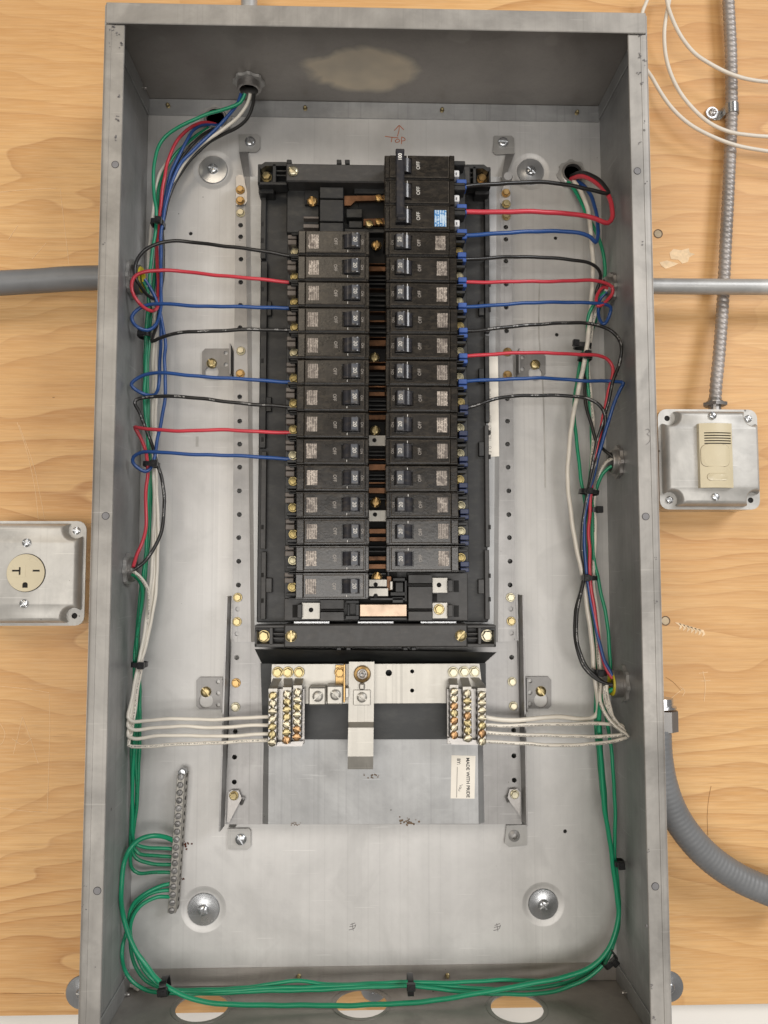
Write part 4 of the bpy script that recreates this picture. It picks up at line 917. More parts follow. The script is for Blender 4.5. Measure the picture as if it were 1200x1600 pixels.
# bonding strap
prof = [(1034, -.0535), (1128, -.0535), (1137, -.069), (1182, -.0695), (1202, -.066)]
mb = MB(); Lq = []
for y, Y in prof:
    k = (y - 1034) / 170; a, b_ = at(545.5 - 2.5 * k, y, Y), at(585 - 2 * k, y, Y); n = Vector((0, .0026, -.0006)); Lq.append([a, b_, b_ + n, a + n])
for A_, B_ in zip(Lq[:-1], Lq[1:]): mb.add(A_ + B_, [(0, 1, 5, 4), (1, 2, 6, 5), (2, 3, 7, 6), (3, 0, 4, 7)])
mb.add(Lq[0], [(0, 1, 2, 3)]); mb.add(Lq[-1], [(0, 1, 2, 3)]); o = mb.build('bonding_strap', M['tin'], neu, smooth=25)
p = at(566, 1053, -.0538); MB().ring([(.0052, 0), (.0085, 0), (.0085, -.0022), (.0078, -.0034), (.0058, -.0040), (.0052, -.0034)], p, seg=28).build('strap_washer', M['gold'], o); MB().lathe([(.0052, -.0006), (.0040, -.0008), (.0034, -.0026), (.0022, -.0030), (0, -.0022)], p, seg=6).build('socket_bolt', M['steel'], o)
mb = MB(); pbox(mb, 552, 1078, 579, 1102, -.0552, -.0534, .0005); mb.build('lug_pad', M['tin'], o); screw('slotbig', 'tin', o, at(565.5, 1089.5, -.0553), 30, 'lug_screw', .72)
mb = MB(); pbox(mb, 561, 1068, 570, 1078, -.0575, -.0534, .0012); mb.build('lug_neck', M['tin'], o)

# ------------------------------------------------------------------ stickers
st = tag(MB().plate([P2(705.5, 1180, YQ - .0003), P2(743, 1181, YQ - .0003), P2(741.5, 1248, YQ - .0003), P2(704, 1247.5, YQ - .0003)], [], YQ - .0003, YQ - .00005).build('sticker', M['paper'], None, smooth=0), 'cream sticker lettered MADE WITH PRIDE on the grey pan', 'sticker')
lettering('MADE WITH PRIDE', .0047, 'ink', st, at(731, 1215, YQ - .00038), 90, .00012, 1.0); lettering('BY:', .0047, 'ink', st, at(716.5, 1190, YQ - .00038), 90, .0001, 1.0)
marks('writing_line', [[(714.5, 1198), (713.5, 1246)]], YQ - .00035, .00035, M['ink'], st)
marks('initials', [[(723, 1226), (718, 1228)], [(721, 1229), (719, 1233), (717.5, 1231), (720, 1229)], [(719, 1236), (716.5, 1235), (718, 1232)]], YQ - .00035, .0004, M['pencil'], st)
for pts, lab in (([(762.3, 557), (778, 557), (780, 713), (765, 714), (763, 711)], 'long white paper strip label stuck beside the right column on the pan'),):
    st = tag(MB().plate([P2(x, y, YP - .0003) for x, y in pts], [], YP - .0003, YP - .00005).build('strip_label', M['paper'], None, smooth=0), lab, 'label')
    lettering('DCT1870C-ZB1', .0042, 'dim_print', st, at(765.2, 669, YP - .00038), 90, 0, .95); lettering('O  F', .0042, 'dim_print', st, at(765.5, 702, YP - .00038), 90, 0, .95); lettering('M  17', .0042, 'dim_print', st, at(764.8, 614, YP - .00038), 90, 0, .95)

# ------------------------------------------------------------------ ground bar
ga, gb = at(283.5, 1202, -.018), at(268, 1427, -.018)
gr = thing('ground_bar', 'tin plated ground bar with a row of slotted screws, green wires along it', 'ground bar', at(268, 1427, 0))
d = gb - ga; L = d.length; ang = math.atan2(d.x, -d.z); R_ = Matrix.Translation(ga) @ Matrix.Rotation(-ang, 4, 'Y')
MB().box(-.0042, .0042, 0, .0175, -L, -.006, .0005, R_).build('bar', M['tin'], gr)
MB().lathe([(.0042, .010), (.0042, .004), (.0034, .0028), (0, .0024)], R_ @ Vector((0, 0, -.0045)), seg=16).build('mounting_screw', M['zinc'], gr)
NG = 18
for k in range(NG):
    c = R_ @ Vector((0, -.0001, -L * (.055 + .925 * k / (NG - 1)) )); screw('lug', 'tabdark' if k % 4 else 'pan', gr, c, random.uniform(-80, 80), 'terminal_screw', .80)
    c = R_ @ Vector((.0042, .009, -L * (.055 + .925 * k / (NG - 1)))); MB().lathe([(.002, -.0002), (.002, .0003)], c, axis='X', seg=10).build('wire_hole', M['dark'], gr)
# crumbs of rust and dirt lying about
def crumb(px, py, Y, r, mat, label, cat='debris', n=5, name='debris'):
    n *= 3
    mb = MB()
    for k in range(n):
        c = at(px + random.gauss(0, .75) * r * 1.6, py + random.gauss(0, .5) * r, Y); q = random.uniform(.12, .34) * r / 1450
        mb.lathe([(0, -q * .5), (q * .7, -q * .35), (q, 0), (0, .0002)], c, seg=6)
    return tag(mb.build(name, M[mat], None), label, cat)
crumb(287, 1318, -.0003, 5, 'rust', 'red brown rust crumb right of the ground bar', n=9)
crumb(282, 1374, -.0003, 3, 'rust', 'small rust specks at the lower right of the ground bar', n=6)
crumb(577, 1212, YQ - .0003, 5, 'dirt', 'brown dirt specks below the bonding strap', n=5)
crumb(637, 1284, YQ - .0003, 6, 'dirt', 'brown fluff on the lower edge of the grey pan', n=8)
crumb(462, 1287, YQ - .0003, 3, 'dirt', 'small brown fluff on lower left edge of the pan', n=7)
# ------------------------------------------------------------------ wires
def inside(p, px, py, r):
    lim = HW - T - r - .0006
    if abs(p.x) > lim:
        q = atx(px, py, math.copysign(lim, p.x)); p = q if q.y < p.y else Vector((math.copysign(lim, p.x), p.y, p.z))
    lo = ZB + T + r + .0004
    if p.z < lo:
        q = atz(px, py, lo); p = q if q.y < p.y else p
    return p
NW = [0]
def wire(col, pts, ys, label, r=.00180, group=None, stub=None):
    pts = [(pts[0][0], pts[1][1] + (pts[1][1] - pts[2][1]) * .3)] + list(pts[1:]) if abs(ys[0] - YT) < 1e-6 else pts
    n = len(pts); P = []
    for i, (x, y) in enumerate(pts):
        f = i / (n - 1) * (len(ys) - 1); k = min(int(f), len(ys) - 2); Y = ys[k] + (ys[k + 1] - ys[k]) * (f - k)
        P.append(inside(at(x, y, Y), x, y, r))
    NW[0] += 1
    S_ = spline(P, .0035); L = 0.0; ph_ = [random.uniform(0, 6.3) for _ in range(6)]
    for i in range(2, len(S_) - 2):
        L += (S_[i] - S_[i - 1]).length
        S_[i] = S_[i] + Vector((math.sin(L * 95 + ph_[0]) + .6 * math.sin(L * 210 + ph_[1]), .5 * math.sin(L * 120 + ph_[2]), math.sin(L * 80 + ph_[3]) + .6 * math.sin(L * 190 + ph_[4]))) * .00028
    mb = MB(); mb.tube(S_, r, 10, u0=NW[0] * 1.37)
    o = mb.build('wire', M['w_' + col], None, smooth=60); tag(o, label, 'wire', group)
    return o
YT = -.083      # depth of the breaker terminals
gl = 'wires on the left side'; gr_ = 'wires on the right side'
B = -.03
wire('black', [(459, 400), (447, 398.5), (400, 391), (340, 383), (300, 378.5), (270, 377), (245, 381), (226, 391), (215, 404), (211, 420), (213, 435), (220, 449), (229, 460), (240, 467), (249, 462), (254, 440), (255, 400), (254.5, 352), (258, 335), (265, 305), (280, 275), (300, 247), (322, 226), (345, 212), (370, 200), (386, 184), (395, 164), (397, 146)],
     [YT, YT, -.066, -.068, -.068, -.068, -.05, -.03, -.028, -.024, -.022, -.03, -.045, -.06], 'black wire looping from the first left breaker and up to the top fitting', group=gl)
wire('red', [(459, 442), (447, 440.5), (400, 436), (340, 430), (280, 424), (250, 422.5), (227, 424), (213, 430), (206.5, 440), (207, 455), (214, 470), (224, 481), (236, 486), (245, 482), (247, 468), (247, 440), (245, 400), (248, 352), (250, 330), (253, 305), (257, 280), (261, 256), (270, 231), (285, 211), (302, 197), (320, 191), (337, 194)],
     [YT, YT, -.066, -.07, -.072, -.070, -.060, -.040, -.03, -.03, -.03, -.026, -.02, -.004], 'red wire looping from the second left breaker to the upper back hole', group=gl)
wire('blue', [(459, 482), (447, 481), (400, 480), (340, 479), (290, 477), (252, 475), (230, 477), (214, 484), (206, 494), (208, 503), (217, 512), (230, 516), (240, 511), (247, 500), (251, 480), (252, 440), (251, 400), (252, 362), (256, 340), (259, 318), (266, 293), (276, 268), (287, 250), (302, 234), (325, 213), (346, 194), (361, 175), (372, 160), (377, 146)],
     [YT, YT, -.072, -.062, -.062, -.06, -.052, -.044, -.038, -.036, -.034, -.032, -.036, -.048, -.06], 'blue wire looping from the third left breaker and up to the top fitting', group=gl)
wire('blackp', [(459, 514), (447, 515.5), (400, 515), (340, 517), (295, 518.5), (265, 523.5), (246, 530), (237, 533.5), (240, 522), (246, 505), (249, 480), (248, 440), (247, 400), (252, 352), (257, 336), (264, 300), (272, 270), (286, 245), (300, 226), (322, 207), (343, 198)],
     [YT, YT, -.072, -.056, -.045, -.03, -.024, -.02, -.02, -.02, -.004], 'printed black wire bending from fourth left breaker into the left bundle', group=gl)
wire('blue', [(459, 593), (447, 596.5), (400, 594), (340, 590), (290, 586), (255, 583), (240, 583), (222, 587), (208, 595), (205, 601), (213, 609), (228, 617), (240, 618), (246, 612), (248.5, 590), (250, 560), (252, 535), (250, 500), (247, 460), (246, 400), (251, 352), (254, 330), (259, 302), (268, 270), (280, 243), (291, 220), (303, 203), (320, 195), (340, 196)],
     [YT, YT, -.072, -.06, -.06, -.056, -.04, -.032, -.026, -.024, -.024, -.024, -.02, -.004], 'blue wire looping from the sixth left breaker to the upper back hole', group=gl)
wire('blackp', [(459, 634), (447, 635.5), (400, 632), (340, 626), (290, 620.5), (255, 618.5), (230, 621), (213, 625), (210.5, 630), (218, 645), (228, 668), (236, 690), (241, 706), (245, 725), (253, 748), (257, 780), (255, 810), (249, 840), (238, 862), (224, 880), (209, 890)],
     [YT, YT, -.072, -.06, -.06, -.052, -.044, -.044, -.05, -.052, -.056], 'printed black wire from the seventh left breaker crossing down to the lower left fitting', group=gl)
wire('red', [(459, 675), (447, 676), (400, 674), (340, 672), (280, 673), (240, 671.5), (216, 668.5), (211, 667.5), (219, 682), (226, 700), (230, 720), (231, 740), (227.5, 780), (228, 820), (222, 850), (213, 870), (208, 886)],
     [YT, YT, -.072, -.058, -.05, -.042, -.038, -.044, -.056], 'red wire from the eighth left breaker folding down to the lower left fitting', group=gl)
wire('blue', [(459, 716), (447, 716.5), (400, 714), (340, 711), (280, 709), (240, 706.5), (220, 707), (209, 713), (208, 722), (216, 731), (227, 737), (235, 733), (240, 720), (245, 690), (252, 660), (257, 630), (258, 600), (257.5, 560), (259, 540), (255, 515), (250, 490), (243, 465), (234, 448), (226, 436)],
     [YT, YT, -.072, -.06, -.056, -.05, -.044, -.042, -.040, -.040, -.044, -.05], 'blue wire from the ninth left breaker winding up to the yellow throated left fitting', group=gl)
# left side greens and whites
wire('green', [(383, 146), (376, 160), (350, 171), (320, 180), (290, 193), (263, 209), (248, 230), (241.5, 255), (239, 280), (241, 305), (244.5, 330), (244, 352), (239, 385), (235, 420), (234, 450), (232, 480), (230, 510), (229, 545), (227, 580), (226, 620), (228, 660), (232, 700), (233, 735), (231, 770), (230, 810), (228, 860), (222, 910), (216, 960), (212, 1010), (210, 1050), (211, 1100), (210, 1150), (208, 1200), (207, 1250), (207, 1300), (211, 1318), (226, 1323), (250, 1325), (275, 1327)],
     [-.06, -.05, -.04, -.034, -.034, -.034, -.034, -.034, -.034, -.034, -.03, -.026, -.022, -.016, -.012], 'bright green wire from the top fitting down the left side to ground bar', group=gl)
wire('dkgreen', [(330, 196), (312, 208), (290, 226), (270, 246), (255, 272), (248, 298), (248, 330), (249, 352), (246, 385), (242, 420), (239, 450), (236, 490), (233, 530), (231, 570), (231, 620), (232, 670), (234, 720), (235, 760), (234, 810), (231, 860), (226, 910), (219, 960), (214, 1010), (214, 1050), (215, 1100), (214, 1150), (213, 1200), (213, 1250), (209, 1295), (208, 1318), (215, 1332), (240, 1337), (275, 1339)],
     [-.004, -.02, -.026, -.028, -.028, -.028, -.026, -.026, -.022, -.02, -.018, -.014, -.012], 'darker green wire from the upper back hole down to the ground bar', group=gl)
wire('dkgreen', [(224, 440), (230, 452), (232, 470), (230, 500), (227, 540), (226, 580), (228, 620), (230, 660), (233, 700), (236, 740), (236, 780), (233, 830), (229, 880), (224, 930), (217, 980), (217, 1040), (219, 1100), (218, 1150), (217, 1200), (214, 1250), (209, 1300), (206, 1325), (213, 1342), (235, 1349), (275, 1351)],
     [-.05, -.04, -.03, -.026, -.024, -.022, -.02, -.018, -.016, -.012], 'green wire from the yellow throated left fitting down to the ground bar', group=gl)
wire('dkgreen', [(207, 898), (214, 902), (220, 912), (222, 930), (219, 960), (214, 1000), (213, 1040), (207, 1100), (206, 1150), (206, 1200), (206, 1260), (204, 1310), (203, 1340), (206, 1356), (216, 1364), (240, 1363), (275, 1364)],
     [-.055, -.04, -.03, -.022, -.018, -.014, -.012], 'green wire bending out of the lower left fitting to the ground bar', group=gl)
wire('white', [(337, 199), (312, 212), (288, 226), (268, 246), (251, 270), (244, 292), (241, 315), (238, 340), (235.5, 370), (232, 400), (232, 430), (235, 470), (238, 510), (239, 560), (239, 620), (238.5, 680), (240, 740), (241, 790), (239, 850), (236, 900), (231, 950), (225, 990), (217, 1036), (210, 1070), (203, 1105), (200, 1120), (207, 1127), (230, 1125.5), (270, 1123.5), (330, 1124), (380, 1122), (430, 1120)],
     [-.004, -.016, -.022, -.022, -.022, -.022, -.024, -.026, -.03, -.036, -.04, -.042, -.05, -.06], 'white wire down the left side to the uppermost left neutral screw', group=gl)
wire('white', [(391, 146), (387, 162), (372, 182), (350, 201), (325, 219), (300, 239), (283, 262), (268, 292), (259, 325), (253, 355), (247, 400), (244, 450), (243, 500), (243, 560), (243, 620), (243, 680), (244, 740), (246, 790), (247, 850), (245, 900), (240, 950), (230, 1000), (219, 1038), (212, 1070), (205, 1110), (200, 1135), (208, 1140), (240, 1137), (280, 1135), (330, 1137), (380, 1134), (430, 1133)],
     [-.06, -.045, -.03, -.024, -.018, -.018, -.018, -.02, -.024, -.028, -.034, -.038, -.042, -.05, -.06], 'white wire from the top fitting to the second left neutral screw', group=gl)
wire('white', [(228, 446), (236, 462), (241, 485), (241, 520), (240, 570), (240, 640), (239, 700), (243, 750), (244, 800), (243, 850), (241, 890), (236, 940), (228, 990), (218, 1038), (210, 1080), (203, 1130), (201, 1150), (210, 1154), (250, 1149), (300, 1150), (350, 1150), (430, 1146)],
     [-.048, -.03, -.022, -.02, -.022, -.026, -.032, -.036, -.042, -.05, -.06], 'white wire from the yellow throated left fitting to the third left neutral screw', group=gl)
wire('whitep', [(209, 893), (222, 905), (232, 925), (232, 960), (226, 1000), (221, 1038), (216, 1070), (211, 1110), (204, 1148), (201, 1164), (215, 1166.5), (260, 1164), (330, 1161), (380, 1158), (430, 1157)],
     [-.055, -.04, -.03, -.03, -.038, -.042, -.05, -.06], 'printed white wire from the lower left fitting to the lowest left neutral screw', group=gl)
# bottom loop of greens
bot = 'green wires along the bottom'
wire('green', [(275, 1316), (264, 1310), (250, 1306.5), (234, 1307), (216, 1313), (203, 1326), (195, 1346), (190, 1375), (189, 1402), (191, 1422), (196, 1442), (203, 1466), (213, 1487), (226, 1506), (241, 1525), (256, 1539), (275, 1549), (305, 1562), (340, 1568.5), (400, 1570), (470, 1571), (560, 1570.5), (640, 1567), (720, 1557), (800, 1542), (880, 1527), (925, 1509), (946, 1490), (961, 1460), (966, 1430), (964, 1400), (959, 1360), (952, 1310), (945, 1265), (940, 1210), (937, 1160), (936, 1120), (939, 1095), (948, 1082), (962, 1075)],
     [-.012, -.03, -.04, -.04, -.04, -.042, -.05, -.054, -.05, -.046, -.04, -.036, -.034, -.036, -.04, -.05], 'thick green wire from the ground bar round the bottom to the lower right fitting', .0024, bot)
wire('green', [(275, 1379), (262, 1381), (245, 1387), (226, 1397), (209, 1412), (202, 1430), (202, 1455), (205, 1485), (213, 1512), (228, 1532), (252, 1543), (290, 1546.5), (360, 1545), (420, 1538), (460, 1533), (520, 1538), (580, 1537), (640, 1534), (700, 1536), (780, 1531), (850, 1532.5), (890, 1525), (928, 1507), (947, 1488), (964, 1455), (968, 1425), (966, 1390), (961, 1345), (961, 1290), (960, 1240), (957, 1190), (952, 1150), (946, 1110), (946, 1080), (952, 1060), (953, 1020), (948, 970), (941, 935), (935, 905), (929, 880), (926, 850), (926, 800), (930, 770), (936, 752), (944, 737), (956, 728)],
     [-.012, -.022, -.026, -.026, -.03, -.03, -.032, -.032, -.03, -.03, -.03, -.03, -.03, -.03, -.03, -.04], 'green wire crossing the upper line of the bottom bundle to the middle right fitting', .0019, bot)
wire('green', [(275, 1390), (262, 1391), (246, 1393), (226, 1402), (211, 1417), (204, 1436), (198, 1455), (192, 1475), (190, 1495), (196, 1516), (209, 1535), (230, 1547), (255, 1551), (300, 1553), (360, 1551), (440, 1548), (520, 1546), (580, 1542), (640, 1541), (700, 1547), (770, 1553), (830, 1553), (880, 1545), (920, 1527), (945, 1503), (960, 1470), (967, 1435), (963, 1395), (957, 1340), (948, 1285), (940, 1230), (935, 1180), (931, 1130), (931, 1090), (929, 1050), (926, 1000), (922, 950), (921, 900), (919, 860), (919, 815), (914, 785), (909, 757), (904, 715), (899, 675), (897, 640), (900, 605), (907, 565), (915, 540), (925, 515), (934, 490), (940, 465), (944, 440), (945, 415), (941, 392), (935, 370), (926, 352), (917, 336), (907, 315), (897, 296), (886, 282)],
     [-.012, -.02, -.03, -.03, -.034, -.036, -.036, -.034, -.03, -.028, -.026, -.024, -.022, -.02, -.018, -.02, -.022, -.004], 'green wire from the ground bar up the whole right side to the back hole', .0019, bot)
wire('green', [(275, 1401), (262, 1401.5), (245, 1402), (224, 1411), (210, 1428), (204, 1448), (206, 1470), (212, 1490), (222, 1510), (236, 1528), (256, 1543), (300, 1550), (370, 1547), (450, 1543), (540, 1540), (640, 1538), (720, 1542), (790, 1546), (850, 1542), (900, 1530), (935, 1507), (955, 1475), (965, 1440), (964, 1405), (958, 1350), (950, 1300), (946, 1250), (941, 1190), (938, 1140), (934, 1100), (932, 1050), (931, 1000), (929, 950), (927, 900), (924, 860), (922, 810), (919, 775), (922, 740), (925, 700), (924, 660), (920, 620), (918, 590), (917, 560), (918, 520), (921, 490), (934, 468), (946, 456)],
     [-.012, -.03, -.032, -.034, -.034, -.03, -.026, -.024, -.02, -.018, -.016, -.016, -.02, -.03, -.05], 'green wire in the bottom bundle leading to the upper right fitting', .0019, bot)
# right side hots
wire('black', [(712, 294), (730, 291), (760, 288), (800, 286), (850, 285), (890, 289), (920, 296), (947, 303), (951, 301), (946, 292), (935, 280), (920, 272), (905, 270), (892, 275)],
     [-.086, -.08, -.066, -.06, -.056, -.05, -.03, -.004], 'black wire from the triple breaker top pole doubling back into the right back hole', .0021, gr_)
wire('red', [(712, 333), (728, 331.5), (780, 331), (850, 331.5), (900, 335), (930, 342), (950, 348.5), (957, 340), (956, 322), (951, 307), (940, 293), (922, 280), (905, 275), (892, 280)],
     [-.086, -.08, -.066, -.062, -.06, -.054, -.03, -.004], 'thick red wire from the triple breaker middle pole into the right back hole', .0025, gr_)
wire('blue', [(712, 369), (728, 368), (780, 365), (830, 361.5), (870, 361.5), (905, 364.5), (924, 371), (931, 378), (934, 368), (933, 345), (930, 325), (923, 305), (912, 290), (900, 282)],
     [-.086, -.08, -.064, -.06, -.056, -.04, -.02, -.004], 'blue wire from the triple breaker bottom pole into the right back hole', .0021, gr_)
wire('black', [(720, 407), (733, 405), (770, 403), (810, 401.5), (850, 402), (890, 406), (920, 411), (934, 419), (938.5, 430), (936, 444), (931, 458), (935, 464), (948, 458)],
     [YT, -.078, -.06, -.056, -.05, -.04, -.036, -.05], 'black wire from the first single right breaker curling to the upper right fitting', group=gr_)
wire('red', [(718, 442), (730, 441), (780, 440.5), (830, 440), (880, 439), (925, 438.5), (945, 442), (956, 448), (957, 458), (950, 467), (942, 475), (935, 478), (932, 468), (936, 456), (942, 449), (950, 450)],
     [YT, -.078, -.06, -.056, -.054, -.058, -.05, -.05], 'red wire from the second single right breaker curling to the upper right fitting', group=gr_)
wire('blue', [(718, 482), (730, 480), (780, 476), (830, 473.5), (880, 472), (925, 473.5), (945, 476), (954, 481), (953, 490), (947, 503), (943, 506), (938, 500), (935, 485), (936, 470), (948, 456)],
     [YT, -.078, -.06, -.056, -.05, -.05, -.04, -.05], 'blue wire from the third single right breaker curling to the upper right fitting', group=gr_)
wire('blackp', [(718, 517), (733, 517), (770, 514), (820, 508.5), (870, 505), (915, 505.5), (938, 509), (956, 517), (967, 530), (971, 546), (968, 566), (958, 596), (950, 630), (940, 665), (932, 695), (925, 730), (919, 762), (916, 800), (912, 830), (912, 865), (915, 892), (913, 908), (906, 932), (901, 962), (901, 990), (905, 1015), (915, 1040), (930, 1057), (945, 1067), (960, 1070)],
     [YT, -.078, -.058, -.056, -.06, -.06, -.05, -.042, -.038, -.038, -.04, -.042, -.046, -.05], 'printed black wire from fourth single right breaker swinging to the lower right fitting', group=gr_)
wire('red', [(714, 557), (728, 556), (780, 553), (850, 551), (900, 554), (935, 556), (950, 562), (957, 573), (956, 590), (951, 612), (945, 640), (940, 662), (935, 690), (928, 730), (923, 768), (922, 800), (920, 830), (921, 860), (922, 900), (925, 925), (929, 955), (934, 990), (940, 1020), (947, 1045), (957, 1060)],
     [YT, -.078, -.058, -.054, -.056, -.052, -.044, -.042, -.042, -.042, -.044, -.05], 'red wire from the fifth single right breaker down to the lower right fitting', group=gr_)
wire('blue', [(714, 598), (728, 596), (780, 593), (830, 591), (870, 592), (920, 595), (955, 596), (974, 599), (971, 605), (962, 625), (953, 650), (944, 680), (936, 710), (928, 742), (920, 770), (915, 800), (913, 832), (914, 870), (918, 903), (922, 932), (929, 970), (937, 1005), (946, 1035), (957, 1056)],
     [YT, -.078, -.058, -.056, -.066, -.058, -.046, -.042, -.04, -.04, -.044, -.05], 'blue wire from the sixth single right breaker folding down to the lower right fitting', group=gr_)
wire('blackp', [(716, 642), (731, 637), (765, 626), (800, 619.5), (850, 617.5), (890, 619), (920, 624), (938, 634), (946, 650), (945, 670), (938, 696), (930, 727), (922, 760), (914, 790), (910, 825), (910, 865), (913, 892), (911, 908), (905, 932), (899, 962), (898, 990), (902, 1016), (913, 1042), (930, 1060), (960, 1073)],
     [YT, -.076, -.056, -.054, -.056, -.05, -.044, -.04, -.036, -.036, -.038, -.044, -.05], 'printed black wire from the seventh single right breaker down to the lower right fitting', group=gr_)
wire('black', [(917, 560), (915, 585), (914, 612), (917, 640), (925, 668), (932, 690), (942, 701), (958, 715)], [-.022, -.026, -.03, -.045], 'short black wire from the right cable tie to the middle right fitting', group=gr_)
wire('white', [(894, 280), (902, 290), (909, 302), (916, 320), (921, 342), (924, 370), (926, 400), (926, 440), (923.5, 480), (920, 515), (916, 550), (912, 572), (907, 592), (902, 617), (896, 650), (890, 690), (887.5, 725), (888, 765), (893, 810), (901, 855), (908, 890), (913, 915), (918, 950), (923, 990), (926, 1020), (929, 1055), (933, 1085), (934.5, 1103), (933, 1115), (926, 1122), (905, 1123), (870, 1119.5), (830, 1124), (790, 1125), (750, 1119)],
     [-.004, -.02, -.03, -.034, -.036, -.036, -.034, -.032, -.032, -.032, -.032, -.034, -.036, -.045, -.06], 'thick white wire down the right side to the uppermost right neutral screw', .0024, gr_)
wire('whitep', [(750, 1132), (800, 1134), (850, 1131.5), (900, 1131), (945, 1131), (966, 1134), (975, 1138.5), (972, 1133), (962, 1128), (953, 1103), (948, 1085), (948, 1070)], [-.06, -.05, -.046, -.05, -.05, -.05], 'printed white wire from the lower right fitting to the second right neutral screw', group=gr_)
wire('whitep', [(750, 1144), (800, 1147), (850, 1149), (900, 1150), (950, 1150), (972, 1147.5), (976, 1142), (966, 1132), (951, 1110), (945, 1090), (945, 1072)], [-.06, -.05, -.048, -.054, -.05, -.05], 'printed white wire from the lower right fitting to the third right neutral screw', group=gr_)
wire('whitep', [(750, 1157), (800, 1161), (850, 1163.5), (900, 1164), (942, 1161), (970, 1155), (981, 1150), (972, 1142), (955, 1128), (943, 1110), (937, 1090), (938, 1070), (937, 1030), (936, 990), (934, 960), (930, 930), (927, 895), (929, 860), (931, 820), (928, 790), (931, 765), (935, 748), (941, 732), (949, 721), (958, 716)], [-.06, -.05, -.05, -.058, -.05, -.034, -.03, -.03, -.03, -.032, -.045], 'printed white wire from the middle right fitting to the lowest right neutral screw', group=gr_)
wire('whitep', [(948, 452), (938, 470), (928, 500), (922, 540), (919, 565), (923, 610), (926, 650), (927, 680), (925, 720), (921, 760), (920, 800), (919, 850), (921, 900), (928, 950), (933, 1000), (936, 1050), (940, 1090), (947, 1120)], [-.05, -.03, -.022, -.022, -.022, -.022, -.024, -.03, -.03], 'thin white wire hidden among the right bundle behind the green wires', group=gr_)

# ------------------------------------------------------------------ cable ties
gt = 'black cable ties'
def tie(px, py, Y, w, dep, ang, label, head=0.6, hw_=3.0):
    c = at(px, py, Y); t = thing('cable_tie', label, 'cable tie', c, gt)
    R_ = Matrix.Translation(c) @ Matrix.Rotation(math.radians(ang), 4, 'Y'); a, b_ = w / 1.5 / 2000, dep / 2000; hz = .0024 * hw_ / 3
    L = []
    def ringp(f, z): return [R_ @ Vector(((a + f) * math.copysign(abs(math.cos(q)) ** .6, math.cos(q)), (b_ + f) * math.copysign(abs(math.sin(q)) ** .6, math.sin(q)), z)) for q in [2 * math.pi * k / 24 for k in range(24)]]
    mb = MB(); lo = [ringp(0, -hz), ringp(.0011, -hz), ringp(.0011, hz), ringp(0, hz), ringp(0, -hz)]; mb.loft(lo, False, False); mb.build('strap', M['tie'], t)
    hx = a * head * 1.6
    mb = MB(); mb.box(hx - .0034, hx + .0034, -b_ - .0052, -b_ + .0004, -hz * 1.45, hz * 1.45, .0007, R_); mb.build('head', M['tie'], t)
    mb = MB(); mb.box(hx - .0019, hx + .0019, -b_ - .0058, -b_ - .0048, -hz * .7, hz * .7, .0003, R_); mb.build('cut_tail', M['tie'], t)
tie(247, 350, -.034, 18, 16, 6, 'cable tie on the upper left bundle above the first black loop', .3)
tie(227, 524, -.032, 19, 16, 2, 'cable tie on the left green wires where the printed black wire bends', -.1)
tie(237, 726, -.040, 20, 18, 2, 'cable tie on the left bundle under the lowest blue loop', .5)
tie(218, 1038, -.032, 20, 16, 2, 'cable tie round the lower left white wires', .4)
tie(910, 541, -.028, 24, 14, 4, 'upper of the two neighbouring cable ties beside the fifth right red wire', -.75)
tie(914, 558, -.032, 18, 16, 4, 'lower of the two neighbouring cable ties, crossed by a red wire', 0, 3.6)
tie(920, 769, -.038, 26, 18, 8, 'cable tie on the right bundle below the middle right fitting', -.2, 2.7)
tie(927, 797, -.034, 10, 12, 0, 'short cable tie right of the red wire in right bundle', .75)
tie(920, 903, -.038, 20, 16, 2, 'cable tie on the right bundle where the black pair swings out', -.5)
tie(936, 1050, -.040, 18, 16, 10, 'cable tie on the wires just before the lower right fitting', -.2)
tie(967, 1348, -.036, 12, 10, -4, 'cable tie on the right vertical green wires', 0, 3.2)
tie(951, 1499, -.040, 22, 16, -42, 'cable tie at the lower right corner of the green wires', .3, 3.4)
tie(641, 1538, -.040, 20, 22, 90, 'cable tie at the middle of the bottom green wires', -.4, 3.6)
tie(258, 1541, -.044, 20, 16, 82, 'cable tie at the lower left corner of the green wires', 0, 4.2)

